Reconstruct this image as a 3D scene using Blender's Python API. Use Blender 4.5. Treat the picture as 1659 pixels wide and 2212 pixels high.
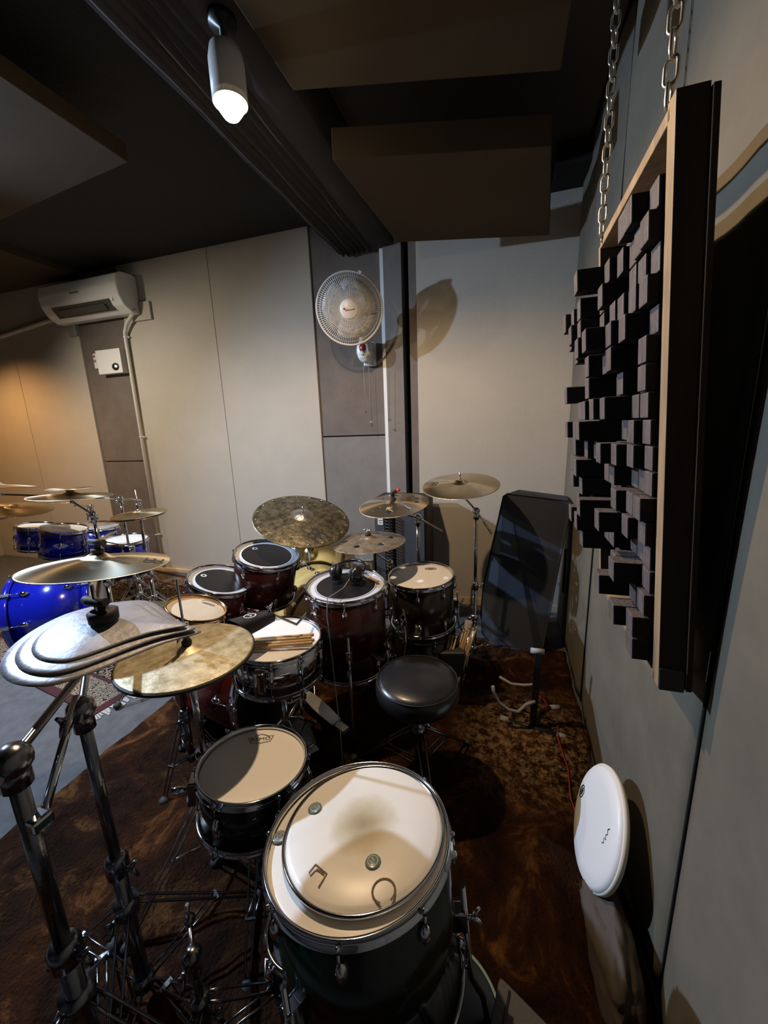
import bpy, bmesh, math, random
from mathutils import Vector, Matrix, Quaternion
PI = math.pi
S = bpy.context.scene
COL = S.collection
for o in list(bpy.data.objects):
    bpy.data.objects.remove(o)

# ------------------------------------------------------------------ camera
def cam_setup():
    f, pitch, roll, yaw, H = 840.0, math.radians(12.3), math.radians(2.1), math.radians(17.5), 1.47
    fw = Vector((0, math.cos(pitch), -math.sin(pitch)))
    rt = Vector((1, 0, 0))
    dn = Vector((0, -math.sin(pitch), -math.cos(pitch)))
    rt2 = rt*math.cos(roll) + dn*math.sin(roll)
    dn2 = dn*math.cos(roll) - rt*math.sin(roll)
    Rz = Matrix.Rotation(yaw, 3, 'Z')
    r, u, b = Rz @ rt2, Rz @ (-dn2), Rz @ (-fw)
    cd = bpy.data.cameras.new('camera')
    cd.sensor_fit = 'VERTICAL'; cd.sensor_height = 36; cd.sensor_width = 27
    cd.lens = 36*f/2212.0
    cd.clip_start = 0.02
    co = bpy.data.objects.new('camera', cd)
    COL.objects.link(co)
    m = Matrix(((r.x, u.x, b.x, 0), (r.y, u.y, b.y, 0), (r.z, u.z, b.z, H), (0, 0, 0, 1)))
    co.matrix_world = m
    S.camera = co
cam_setup()
S.view_settings.view_transform = 'Standard'
S.view_settings.look = 'None'
S.view_settings.gamma = 1
S.view_settings.use_curve_mapping = False
S.view_settings.exposure = 0.0

# ------------------------------------------------------------------ light
w = bpy.data.worlds.new('world'); S.world = w; w.use_nodes = True
w.node_tree.nodes['Background'].inputs[0].default_value = (0.9, 0.85, 0.8, 1)
w.node_tree.nodes['Background'].inputs[1].default_value = 0.004
def light(name, kind, loc, power, color, target=None, size=0.03, angle=150, blend=0.6):
    l = bpy.data.lights.new(name, kind)
    l.energy = power; l.color = color
    l.shadow_soft_size = size
    if kind == 'SPOT':
        l.spot_size = math.radians(angle); l.spot_blend = blend
    o = bpy.data.objects.new(name, l); COL.objects.link(o); o.location = loc
    if target:
        d = Vector(target) - Vector(loc)
        o.rotation_euler = d.to_track_quat('-Z', 'Y').to_euler()
    return o
LAMP = (-0.93, 1.38, 2.54)
light('warm_lamp_light', 'SPOT', (LAMP[0], LAMP[1], LAMP[2]-0.06), 95, (1.0, 0.70, 0.42), (LAMP[0], LAMP[1]+0.001, 0), 0.02, 178, 0.4)
light('cool_lamp_light', 'SPOT', (-3.4, 1.10, 2.55), 520, (0.54, 0.72, 1.0), (-0.6, 1.0, 0), 0.025, 150, 1.0)
light('neutral_lamp_light', 'SPOT', (-3.9, 1.5, 2.7), 150, (1.0, 0.88, 0.72), (-2.9, 3.0, 0.2), 0.04, 135, 0.9)
light('orange_lamp_light', 'SPOT', (-5.4, 2.3, 2.5), 90, (1.0, 0.52, 0.20), (-5.2, 2.8, 0), 0.04, 140, 0.8)

# ------------------------------------------------------------------ materials
MATS = {}
def mat(name, col, rough=0.6, metal=0.0, noise=None, nscale=8, col2=None, bump=0, bscale=40, aniso=0, spec=0.5,
        coat=0, alpha=1, emit=None, estr=0, trans=0, sheen=0, detail=4, ramp=(0.35, 0.65), stretch=None):
    m = bpy.data.materials.new(name); m.use_nodes = True
    nt = m.node_tree; N = nt.nodes; L = nt.links
    b = N['Principled BSDF']
    b.inputs['Base Color'].default_value = (*col, 1)
    b.inputs['Roughness'].default_value = rough
    b.inputs['Metallic'].default_value = metal
    b.inputs['Specular IOR Level'].default_value = spec
    b.inputs['Coat Weight'].default_value = coat
    b.inputs['Coat Roughness'].default_value = 0.08
    b.inputs['Alpha'].default_value = alpha
    b.inputs['Transmission Weight'].default_value = trans
    b.inputs['Sheen Weight'].default_value = sheen
    if emit:
        b.inputs['Emission Color'].default_value = (*emit, 1); b.inputs['Emission Strength'].default_value = estr
    tc = N.new('ShaderNodeTexCoord'); mp = N.new('ShaderNodeMapping')
    L.new(tc.outputs['Object'], mp.inputs[0])
    if stretch: mp.inputs['Scale'].default_value = stretch
    if col2:
        n = N.new('ShaderNodeTexNoise'); n.inputs['Scale'].default_value = nscale; n.inputs['Detail'].default_value = detail
        n.inputs['Roughness'].default_value = 0.65
        r = N.new('ShaderNodeValToRGB')
        r.color_ramp.elements[0].position = ramp[0]; r.color_ramp.elements[0].color = (*col, 1)
        r.color_ramp.elements[1].position = ramp[1]; r.color_ramp.elements[1].color = (*col2, 1)
        L.new(mp.outputs[0], n.inputs['Vector']); L.new(n.outputs['Fac'], r.inputs[0]); L.new(r.outputs[0], b.inputs['Base Color'])
    if bump:
        n2 = N.new('ShaderNodeTexNoise'); n2.inputs['Scale'].default_value = bscale; n2.inputs['Detail'].default_value = 3
        bp = N.new('ShaderNodeBump'); bp.inputs['Strength'].default_value = bump; bp.inputs['Distance'].default_value = 0.01
        L.new(mp.outputs[0], n2.inputs['Vector']); L.new(n2.outputs['Fac'], bp.inputs['Height']); L.new(bp.outputs[0], b.inputs['Normal'])
    if aniso:
        b.inputs['Anisotropic'].default_value = aniso
        t = N.new('ShaderNodeTangent'); t.direction_type = 'RADIAL'; t.axis = 'Z'
        L.new(t.outputs[0], b.inputs['Tangent'])
    MATS[name] = m
    return m
M = MATS
mat('wall_fabric', (0.46, 0.42, 0.355), 0.85, bump=0.25, bscale=220, col2=(0.43, 0.395, 0.335), nscale=3)
mat('wall_cloth', (0.15, 0.131, 0.096), 0.85, bump=0.35, bscale=9, col2=(0.112, 0.10, 0.074), nscale=3)
mat('brown_board', (0.125, 0.10, 0.085), 0.75, bump=0.2, bscale=30, col2=(0.15, 0.125, 0.105), nscale=6)
mat('grey_board', (0.17, 0.155, 0.14), 0.7, col2=(0.20, 0.185, 0.165), nscale=7)
mat('dark_gap', (0.012, 0.011, 0.010), 0.9)
mat('ceiling_dark', (0.014, 0.013, 0.012), 0.9, bump=0.3, bscale=60)
mat('ceiling_grey', (0.05, 0.043, 0.036), 0.9)
mat('ceiling_panel', (0.072, 0.053, 0.034), 0.95, col2=(0.062, 0.045, 0.029), nscale=2, spec=0.1)
mat('beam_foam', (0.030, 0.026, 0.024), 0.8)
mat('trim_white', (0.75, 0.77, 0.78), 0.4)
mat('carpet_grey', (0.075, 0.076, 0.08), 0.95, bump=0.5, bscale=260, col2=(0.11, 0.112, 0.118), nscale=14, detail=8)
mat('plastic_white', (0.72, 0.72, 0.69), 0.35)
mat('plastic_grey', (0.25, 0.25, 0.25), 0.45)
mat('vent_dark', (0.06, 0.06, 0.06), 0.5)
mat('pipe_white', (0.62, 0.60, 0.55), 0.45)
mat('chrome', (0.66, 0.67, 0.70), 0.10, 1.0)
mat('chrome_worn', (0.22, 0.22, 0.235), 0.24, 1.0, bump=0.1, bscale=60)
mat('rod_steel', (0.7, 0.7, 0.72), 0.2, 1.0)
mat('black_metal', (0.02, 0.02, 0.022), 0.4, 0.3)
mat('rubber', (0.015, 0.015, 0.015), 0.7)
mat('rubber_grey', (0.30, 0.31, 0.32), 0.7)
mat('bronze', (0.62, 0.53, 0.37), 0.30, 1.0, aniso=0.85, col2=(0.55, 0.46, 0.31), nscale=5)
mat('bronze_bright', (0.76, 0.70, 0.55), 0.27, 1.0, aniso=0.88)
mat('bronze_patina', (0.30, 0.25, 0.13), 0.48, 0.55, col2=(0.62, 0.55, 0.38), nscale=26, detail=9, ramp=(0.35, 0.62), bump=0.15, bscale=60)
mat('bronze_dark', (0.055, 0.052, 0.033), 0.45, 0.7, col2=(0.24, 0.21, 0.14), nscale=30, detail=10, ramp=(0.38, 0.66), bump=0.3, bscale=45)
mat('bronze_bell', (0.42, 0.41, 0.40), 0.33, 0.9, bump=0.3, bscale=60)
mat('bronze_oval', (0.20, 0.155, 0.11), 0.45, 0.7, col2=(0.42, 0.35, 0.26), nscale=22, detail=8, bump=0.3, bscale=50)
mat('brass_gold', (0.90, 0.68, 0.25), 0.25, 1.0)
mat('stack_metal', (0.24, 0.24, 0.26), 0.5, 0.55, col2=(0.36, 0.37, 0.41), nscale=12, detail=8, bump=0.12, bscale=70)
mat('head_coated', (0.80, 0.775, 0.72), 0.5)
mat('head_white', (0.84, 0.83, 0.82), 0.4)
mat('head_ring', (0.60, 0.65, 0.75), 0.2, coat=0.5)
mat('head_black', (0.008, 0.008, 0.010), 0.35)
mat('head_amber', (0.55, 0.48, 0.36), 0.35, col2=(0.66, 0.60, 0.50), nscale=4)
mat('ink', (0.02, 0.02, 0.022), 0.6)
mat('ink_brown', (0.10, 0.07, 0.04), 0.6)
mat('ink_gold', (0.62, 0.48, 0.25), 0.5)
mat('ink_red', (0.35, 0.03, 0.03), 0.5)
mat('ink_white', (0.8, 0.82, 0.85), 0.5)
mat('shell_wine', (0.018, 0.003, 0.003), 0.22, coat=0.25, col2=(0.04, 0.006, 0.005), nscale=2)
mat('shell_burst', (0.010, 0.003, 0.002), 0.22, coat=0.25, col2=(0.035, 0.007, 0.003), nscale=3, stretch=(1, 1, 0.3))
mat('shell_red', (0.10, 0.009, 0.006), 0.25, coat=0.3)
mat('shell_green', (0.002, 0.009, 0.004), 0.22, coat=0.25)
mat('shell_forest', (0.006, 0.008, 0.007), 0.25, coat=0.25, col2=(0.025, 0.022, 0.012), nscale=2)
mat('shell_black', (0.004, 0.004, 0.0045), 0.25, coat=0.2)
mat('shell_blue', (0.008, 0.014, 0.36), 0.18, coat=0.9)
mat('shell_yellow', (0.80, 0.56, 0.20), 0.3, coat=0.4, col2=(0.70, 0.46, 0.14), nscale=6)
mat('hoop_wood', (0.16, 0.10, 0.05), 0.35, 0.4)
mat('hoop_copper', (0.55, 0.36, 0.20), 0.2, 1.0)
mat('leather', (0.012, 0.012, 0.014), 0.32, bump=0.12, bscale=18, coat=0.15)
mat('wood_stick', (0.52, 0.34, 0.17), 0.45, col2=(0.42, 0.26, 0.12), nscale=9, stretch=(1, 1, 0.2))
mat('wood_pale', (0.62, 0.47, 0.29), 0.6, col2=(0.50, 0.36, 0.2), nscale=10)
mat('frame_wood', (0.36, 0.25, 0.14), 0.6, col2=(0.22, 0.15, 0.085), nscale=5, stretch=(4, 4, 0.6), bump=0.15, bscale=30)
mat('block_shade', (0.012, 0.010, 0.010), 0.8, spec=0.2)  # block wood with shade painted into its colour
mat('frame_shade', (0.028, 0.018, 0.010), 0.7, spec=0.2, col2=(0.018, 0.012, 0.008), nscale=5, stretch=(4, 4, 0.6))  # frame timber darkened to paint shade on its sides
mat('block_wood', (0.085, 0.068, 0.066), 0.6, col2=(0.125, 0.103, 0.10), nscale=18, bump=0.3, bscale=60, stretch=(3, 3, 1))
mat('chain_steel', (0.62, 0.58, 0.50), 0.3, 1.0)
mat('case_cloth', (0.030, 0.038, 0.055), 0.85, bump=0.2, bscale=200)
mat('cab_blue', (0.045, 0.052, 0.068), 0.85, bump=0.3, bscale=240)
mat('cab_black', (0.012, 0.012, 0.013), 0.6)
mat('amp_grey', (0.20, 0.20, 0.195), 0.5)
mat('metal_line', (0.75, 0.75, 0.74), 0.25, 0.8)
mat('cable_red', (0.30, 0.03, 0.03), 0.5)
mat('led_red', (0.6, 0.04, 0.04), 0.4)
mat('led_white', (0.9, 0.9, 0.9), 0.4, emit=(0.9, 0.95, 1), estr=1.2)
mat('mint', (0.32, 0.50, 0.40), 0.35)
mat('mint_dark', (0.014, 0.017, 0.014), 0.5)
mat('pad_fabric', (0.10, 0.10, 0.105), 0.85, bump=0.3, bscale=120)
mat('bag_cloth', (0.07, 0.055, 0.045), 0.8, bump=0.6, bscale=18)
mat('fan_mesh', (0.66, 0.65, 0.62), 0.4)
mat('fan_blade', (0.42, 0.41, 0.39), 0.4)
mat('fan_red', (0.24, 0.02, 0.015), 0.3)
mat('gel', (0.16, 0.22, 0.22), 0.25, coat=0.5)
mat('gel_print', (0.42, 0.46, 0.44), 0.4)
mat('clear_film', (0.80, 0.765, 0.70), 0.22)
mat('cork', (0.72, 0.66, 0.56), 0.6)
mat('bulb_glow', (1, 0.9, 0.75), 0.4, emit=(1.0, 0.80, 0.52), estr=100)
mat('fringe', (0.36, 0.34, 0.30), 0.9)
mat('rug_red', (0.045, 0.006, 0.007), 0.95, bump=0.4, bscale=200)

def stained_head():
    m = mat('head_stained', (0.80, 0.765, 0.70), 0.35)
    nt = m.node_tree; N = nt.nodes; L = nt.links; b = N['Principled BSDF']
    tc = N.new('ShaderNodeTexCoord')
    ln = N.new('ShaderNodeVectorMath'); ln.operation = 'LENGTH'
    mp = N.new('ShaderNodeMapping'); mp.inputs['Location'].default_value = (0.0, -0.0, 0)
    sc = N.new('ShaderNodeVectorMath'); sc.operation = 'MULTIPLY'; sc.inputs[1].default_value = (1, 1, 0)
    L.new(tc.outputs['Object'], mp.inputs[0]); L.new(mp.outputs[0], sc.inputs[0]); L.new(sc.outputs[0], ln.inputs[0])
    nz = N.new('ShaderNodeTexNoise'); nz.inputs['Scale'].default_value = 26; nz.inputs['Detail'].default_value = 6
    L.new(tc.outputs['Object'], nz.inputs['Vector'])
    ad = N.new('ShaderNodeMath'); ad.operation = 'MULTIPLY_ADD'; ad.inputs[1].default_value = 0.035; 
    L.new(nz.outputs['Fac'], ad.inputs[0]); L.new(ln.outputs['Value'], ad.inputs[2])
    r = N.new('ShaderNodeValToRGB'); e = r.color_ramp.elements
    e[0].position = 0.015; e[0].color = (0.30, 0.24, 0.14, 1)
    e[1].position = 0.175; e[1].color = (0.80, 0.765, 0.70, 1)
    x = e.new(0.045); x.color = (0.44, 0.36, 0.22, 1)
    x = e.new(0.085); x.color = (0.66, 0.60, 0.48, 1)
    x = e.new(0.10); x.color = (0.76, 0.72, 0.64, 1)
    L.new(ad.outputs[0], r.inputs[0]); L.new(r.outputs[0], b.inputs['Base Color'])
stained_head()

def fur():
    m = mat('fur_brown', (0.045, 0.018, 0.007), 0.85)
    nt = m.node_tree; N = nt.nodes; L = nt.links; b = N['Principled BSDF']
    tc = N.new('ShaderNodeTexCoord')
    n1 = N.new('ShaderNodeTexNoise'); n1.inputs['Scale'].default_value = 5; n1.inputs['Detail'].default_value = 9; n1.inputs['Roughness'].default_value = 0.7; n1.inputs['Distortion'].default_value = 1.2
    r = N.new('ShaderNodeValToRGB'); e = r.color_ramp.elements
    e[0].position = 0.38; e[0].color = (0.010, 0.0035, 0.0012, 1)
    e[1].position = 0.75; e[1].color = (0.17, 0.075, 0.022, 1)
    x = e.new(0.54); x.color = (0.028, 0.0095, 0.003, 1)
    L.new(tc.outputs['Object'], n1.inputs['Vector']); L.new(n1.outputs['Fac'], r.inputs[0]); 
    # paler pile in one patch by the right wall
    mp = N.new('ShaderNodeMapping'); mp.inputs['Location'].default_value = (-0.17, -1.66, 0)
    ln = N.new('ShaderNodeVectorMath'); ln.operation = 'LENGTH'; L.new(tc.outputs['Object'], mp.inputs[0]); L.new(mp.outputs[0], ln.inputs[0])
    mr = N.new('ShaderNodeMapRange'); mr.inputs['From Min'].default_value = 0.42; mr.inputs['From Max'].default_value = 0.12; L.new(ln.outputs['Value'], mr.inputs['Value'])
    n3 = N.new('ShaderNodeTexNoise'); n3.inputs['Scale'].default_value = 34; n3.inputs['Detail'].default_value = 8; n3.inputs['Roughness'].default_value = 0.75; L.new(tc.outputs['Object'], n3.inputs['Vector'])
    r3 = N.new('ShaderNodeMapRange'); r3.inputs['From Min'].default_value = 0.46; r3.inputs['From Max'].default_value = 0.66; L.new(n3.outputs['Fac'], r3.inputs['Value'])
    mm = N.new('ShaderNodeMath'); mm.operation = 'MULTIPLY'; L.new(mr.outputs[0], mm.inputs[0]); L.new(r3.outputs[0], mm.inputs[1])
    mxc = N.new('ShaderNodeMix'); mxc.data_type = 'RGBA'; mxc.inputs['B'].default_value = (0.34, 0.22, 0.11, 1)
    L.new(mm.outputs[0], mxc.inputs['Factor']); L.new(r.outputs[0], mxc.inputs['A']); L.new(mxc.outputs['Result'], b.inputs['Base Color'])
    n2 = N.new('ShaderNodeTexNoise'); n2.inputs['Scale'].default_value = 90; n2.inputs['Detail'].default_value = 6
    bp = N.new('ShaderNodeBump'); bp.inputs['Strength'].default_value = 0.9; bp.inputs['Distance'].default_value = 0.012
    L.new(tc.outputs['Object'], n2.inputs['Vector']); L.new(n2.outputs['Fac'], bp.inputs['Height']); L.new(bp.outputs[0], b.inputs['Normal'])
    b.inputs['Specular IOR Level'].default_value = 0.08
fur()

def persian(name, scale, cream, dark, dens, red=None):
    # dense scrolling motif: rings around voronoi cells broken up by noise
    m = mat(name, cream, 0.95, spec=0.1)
    nt = m.node_tree; N = nt.nodes; L = nt.links; b = N['Principled BSDF']
    tc = N.new('ShaderNodeTexCoord')
    n = N.new('ShaderNodeTexNoise'); n.inputs['Scale'].default_value = scale*0.9; n.inputs['Detail'].default_value = 4
    v = N.new('ShaderNodeTexVoronoi'); v.feature = 'F1'; v.inputs['Scale'].default_value = scale; v.inputs['Randomness'].default_value = 0.7
    L.new(tc.outputs['Object'], v.inputs['Vector']); L.new(tc.outputs['Object'], n.inputs['Vector'])
    a = N.new('ShaderNodeMath'); a.operation = 'MULTIPLY_ADD'; a.inputs[1].default_value = 15
    c = N.new('ShaderNodeMath'); c.operation = 'MULTIPLY'; c.inputs[1].default_value = 9
    L.new(n.outputs['Fac'], c.inputs[0]); L.new(v.outputs['Distance'], a.inputs[0]); L.new(c.outputs[0], a.inputs[2])
    si = N.new('ShaderNodeMath'); si.operation = 'SINE'; L.new(a.outputs[0], si.inputs[0])
    ma = N.new('ShaderNodeMath'); ma.operation = 'MULTIPLY_ADD'; ma.inputs[1].default_value = 0.5; ma.inputs[2].default_value = 0.5; L.new(si.outputs[0], ma.inputs[0])
    r = N.new('ShaderNodeValToRGB'); r.color_ramp.interpolation = 'CONSTANT'; e = r.color_ramp.elements
    e[0].position = 0; e[0].color = (*dark, 1); e[1].position = dens; e[1].color = (*cream, 1)
    x = e.new(0.93); x.color = (*(red or dark), 1)
    L.new(ma.outputs[0], r.inputs[0]); L.new(r.outputs[0], b.inputs['Base Color'])
persian('rug_field', 20, (0.27, 0.22, 0.15), (0.010, 0.008, 0.009), 0.52, (0.10, 0.02, 0.015))
persian('rug_band', 30, (0.30, 0.25, 0.17), (0.03, 0.012, 0.012), 0.25, (0.09, 0.02, 0.02))

# ------------------------------------------------------------------ mesh helpers
def V(*a): return Vector(a if len(a) == 3 else a[0])
class MB:
    def __init__(s): s.bm = bmesh.new()
    def box(s, c, size, rot=None, bev=0):
        r = bmesh.ops.create_cube(s.bm, size=1)
        vs = r['verts']; R = rot or Matrix.Identity(3)
        for v in vs:
            v.co = V(c) + R @ Vector((v.co.x*size[0], v.co.y*size[1], v.co.z*size[2]))
        if bev:
            es = list({e for v in vs for e in v.link_edges})
            bmesh.ops.bevel(s.bm, geom=es, offset=bev, segments=2, affect='EDGES', profile=0.6)
        return s
    def hexa(s, pts, bev=0):
        # pts: 4 bottom (ccw) + 4 top
        vs = [s.bm.verts.new(p) for p in pts]
        for f in ((3, 2, 1, 0), (4, 5, 6, 7), (0, 1, 5, 4), (1, 2, 6, 5), (2, 3, 7, 6), (3, 0, 4, 7)):
            s.bm.faces.new([vs[i] for i in f])
        if bev:
            es = list({e for v in vs for e in v.link_edges})
            bmesh.ops.bevel(s.bm, geom=es, offset=bev, segments=2, affect='EDGES', profile=0.6)
        return s
    def tube(s, pts, r, seg=10, cap=True):
        pts = [V(p) for p in pts]; n = len(pts)
        rs = r if isinstance(r, (list, tuple)) else [r]*n
        prev = None; up = None
        for i, p in enumerate(pts):
            if i == 0: d = pts[1]-p
            elif i == n-1: d = p-pts[i-1]
            else: d = (pts[i+1]-p).normalized()+(p-pts[i-1]).normalized()
            d.normalize()
            if up is None:
                up = d.orthogonal().normalized()
            else:
                up = (up - d*up.dot(d)).normalized()
            b = d.cross(up)
            ring = [s.bm.verts.new(p+rs[i]*(math.cos(2*PI*k/seg)*up+math.sin(2*PI*k/seg)*b)) for k in range(seg)]
            if prev:
                for k in range(seg):
                    f = s.bm.faces.new((prev[k], prev[(k+1) % seg], ring[(k+1) % seg], ring[k])); f.smooth = True
            elif cap: s.bm.faces.new(ring[::-1])
            prev = ring
        if cap: s.bm.faces.new(prev)
        return s
    def lathe(s, prof, seg=48, mtx=None, smooth=True, closed=False):
        mtx = mtx or Matrix.Identity(4)
        rings = []
        for (r, z) in prof:
            if r < 1e-6: rings.append([s.bm.verts.new(mtx @ Vector((0, 0, z)))])
            else: rings.append([s.bm.verts.new(mtx @ Vector((r*math.cos(2*PI*k/seg), r*math.sin(2*PI*k/seg), z))) for k in range(seg)])
        pairs = list(zip(rings, rings[1:]))
        if closed: pairs.append((rings[-1], rings[0]))
        for a, b in pairs:
            for k in range(seg):
                k2 = (k+1) % seg
                if len(a) == 1 and len(b) == 1: continue
                if len(a) == 1: f = s.bm.faces.new((a[0], b[k2], b[k]))
                elif len(b) == 1: f = s.bm.faces.new((a[k], a[k2], b[0]))
                else: f = s.bm.faces.new((a[k], a[k2], b[k2], b[k]))
                f.smooth = smooth
        return s
    def ball(s, c, r, scale=(1, 1, 1), seg=14):
        prof = [(r*math.sin(PI*i/(seg//2+1)), -r*math.cos(PI*i/(seg//2+1))) for i in range(seg//2+2)]
        prof[0] = (0, -r); prof[-1] = (0, r)
        return s.lathe(prof, seg, Matrix.Translation(V(c)) @ Matrix.Diagonal((*scale, 1)))
    def torus(s, c, R, r, axis=(0, 0, 1), seg=32, ms=8):
        q = Vector((0, 0, 1)).rotation_difference(V(axis).normalized()).to_matrix().to_4x4()
        prof = [(R+r*math.cos(2*PI*i/ms), r*math.sin(2*PI*i/ms)) for i in range(ms)]
        return s.lathe(prof, seg, Matrix.Translation(V(c)) @ q, closed=True)
    def poly(s, pts):
        s.bm.faces.new([s.bm.verts.new(p) for p in pts]); return s
    def stroke(s, pts, w, fn):
        # flat ribbon along 2D polyline, mapped by fn(x,y)->3D
        P = [Vector((p[0], p[1])) for p in pts]; L = []
        for i, p in enumerate(P):
            d = (P[min(i+1, len(P)-1)]-P[max(i-1, 0)])
            if d.length < 1e-9: d = Vector((1, 0))
            d.normalize(); n = Vector((-d.y, d.x))*w/2
            L.append((s.bm.verts.new(fn(*(p+n))), s.bm.verts.new(fn(*(p-n)))))
        for a, b in zip(L, L[1:]): s.bm.faces.new((a[0], a[1], b[1], b[0]))
        return s
    def text(s, body, size, fn, shear=0):
        cu = bpy.data.curves.new('t', 'FONT'); cu.body = body; cu.size = size; cu.align_x = 'CENTER'; cu.align_y = 'CENTER'; cu.shear = shear
        cu.resolution_u = 3
        ob = bpy.data.objects.new('t', cu); COL.objects.link(ob)
        dg = bpy.context.evaluated_depsgraph_get(); ev = ob.evaluated_get(dg); me = ev.to_mesh()
        vs = [s.bm.verts.new(fn(v.co.x, v.co.y)) for v in me.vertices]
        for p in me.polygons:
            try: s.bm.faces.new([vs[i] for i in p.vertices])
            except ValueError: pass
        ev.to_mesh_clear(); bpy.data.objects.remove(ob); bpy.data.curves.remove(cu)
        return s
    def build(s, name, m, parent=None, recalc=True):
        if recalc: bmesh.ops.recalc_face_normals(s.bm, faces=s.bm.faces)
        me = bpy.data.meshes.new(name); s.bm.to_mesh(me); s.bm.free()
        for mm in (m if isinstance(m, (list, tuple)) else [m]): me.materials.append(M[mm] if isinstance(mm, str) else mm)
        o = bpy.data.objects.new(name, me); COL.objects.link(o)
        if parent: o.parent = parent
        return o
def paint_shade(o, side):
    # side and underside faces get a near-black colour, painting in their shade
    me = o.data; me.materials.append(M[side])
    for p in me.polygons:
        if abs(p.normal.y) > 0.5 or p.normal.z < -0.5 or (side == 'frame_shade' and p.normal.x > -0.8): p.material_index = 1
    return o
def tag(o, label, cat, group=None, kind=None):
    o['label'] = label; o['category'] = cat
    if group: o['group'] = group
    if kind: o['kind'] = kind
    return o
def thing(name, label, cat, loc=(0, 0, 0), n=None, group=None, rotz=0):
    o = bpy.data.objects.new(name, None); COL.objects.link(o)
    o.empty_display_size = 0.05
    o.location = loc
    q = Quaternion((0, 0, 1), rotz)
    if n is not None: q = Vector((0, 0, 1)).rotation_difference(V(n).normalized()) @ q
    o.rotation_mode = 'QUATERNION'; o.rotation_quaternion = q
    return tag(o, label, cat, group)
def struct(o):
    o['kind'] = 'structure'; return o
def share(me, name, parent, mtx):
    o = bpy.data.objects.new(name, me); COL.objects.link(o); o.parent = parent
    o.matrix_local = mtx
    return o
def copy_tree(o, parent=None):
    c = o.copy(); COL.objects.link(c); c.parent = parent
    for ch in [x for x in bpy.data.objects if x.parent == o]:
        copy_tree(ch, c)
    return c

# ------------------------------------------------------------------ room shell
XW, YL, YR, ZC = 0.43, 3.20, 3.08, 3.06
def quadwall(name, pts, m, thick):
    # pts: quad counter-clockwise seen from inside, thick: vector away from the room
    mb = MB(); t = V(thick); P = [V(p) for p in pts]
    mb.hexa([p+t for p in P]+P)
    return struct(mb.build(name, m))
struct(MB().box((-2.6, 0.9, -0.05), (7.6, 6.0, 0.1)).build('floor', 'carpet_grey'))
struct(MB().box((-2.6, 0.9, ZC+0.05), (7.6, 6.0, 0.1)).build('ceiling', 'ceiling_dark'))
# left part of the back wall: tall fabric panels with brown boards between them
def wp(name, x0, x1, y, m, z0=0.0, z1=ZC, d=0.06):
    return struct(MB().box(((x0+x1)/2, y+d/2, (z0+z1)/2), (x1-x0, d, z1-z0), bev=0.003).build(name, m))
struct(MB().box((-3.2, YL+0.13, ZC/2), (6.4, 0.1, ZC)).build('wall_back', 'dark_gap'))
wp('wall_back', -6.3, -5.255, YL, 'wall_fabric'); wp('wall_back', -5.25, -4.235, YL, 'wall_fabric')
wp('wall_back', -4.23, -3.61, YL+0.015, 'brown_board', 1.215, ZC); wp('wall_back', -4.23, -3.61, YL+0.012, 'brown_board', 0, 1.205)
wp('wall_back', -3.60, -2.555, YL, 'wall_fabric'); wp('wall_back', -2.55, -1.565, YL, 'wall_fabric')
wp('wall_back', -1.56, -0.94, YL+0.015, 'brown_board', 1.41, ZC); wp('wall_back', -1.56, -0.94, YL+0.012, 'grey_board', 0, 1.40)
struct(MB().box((-0.95, YL-0.012, ZC/2-0.12), (0.028, 0.03, ZC-0.24)).build('trim_1', 'trim_white'))
wp('wall_corner', -0.93, -0.79, YL-0.04, 'grey_board', d=0.2)
wp('wall_corner', -0.79, -0.725, YL+0.08, 'dark_gap', d=0.08)
wp('wall_corner', -0.725, -0.665, YL-0.09, 'brown_board', d=0.2)  # brown material stands in for the shade on this narrow edge
wp('wall_back_right', -0.66, XW+0.1, YR, 'wall_fabric', 0.02, ZC, 0.1)
struct(MB().box((-0.1, YR-0.006, 0.03), (1.1, 0.012, 0.06), bev=0.002).build('baseboard_back_right', 'wood_pale'))
struct(MB().box((-3.0, YL-0.02, 0.018), (2.9, 0.04, 0.036), bev=0.004).build('baseboard_back', 'wood_pale'))
# right wall, padded cloth panels with narrow joints
struct(MB().box((XW+0.08, 0.6, ZC/2), (0.1, 5.2, ZC)).build('wall_right', 'dark_gap'))
for k, (y0, y1) in enumerate(((-2.0, -0.262), (-0.258, 0.883), (0.889, 2.030), (2.036, 3.1))):
    mb = MB(); nseg_y, nseg_z = 24, 50
    rnd = random.Random(k)
    ph = [rnd.uniform(0, 6) for _ in range(6)]
    g = []
    for j in range(nseg_z+1):
        row = []
        for i in range(nseg_y+1):
            y = y0+(y1-y0)*i/nseg_y; z = ZC*j/nseg_z
            e = min(1, min(i, nseg_y-i)/1.5)
            dx = 0.006*math.sin(y*9+ph[0]+z*1.3)+0.004*math.sin(z*5+ph[1]+y*4)+0.003*math.sin(y*21+ph[2]-z*3)
            row.append(mb.bm.verts.new((XW+0.004-dx*e+(1-e)*0.012, y, z)))
        g.append(row)
    for j in range(nseg_z):
        for i in range(nseg_y):
            f = mb.bm.faces.new((g[j][i], g[j+1][i], g[j+1][i+1], g[j][i+1])); f.smooth = True
    # give the sheet thickness
    o = mb.build('wall_right', 'wall_cloth', recalc=False)
    sm = o.modifiers.new('thick', 'SOLIDIFY'); sm.thickness = 0.02; sm.offset = 1
    struct(o)
for yj in (0.886, 2.033): struct(MB().tube([(XW-0.007, yj, 0), (XW-0.007, yj, ZC)], 0.004, 8).build('trim_3', 'dark_gap'))
struct(MB().box((-6.35, 0.9, ZC/2), (0.1, 6.0, ZC)).build('wall_left', 'wall_fabric'))
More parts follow.
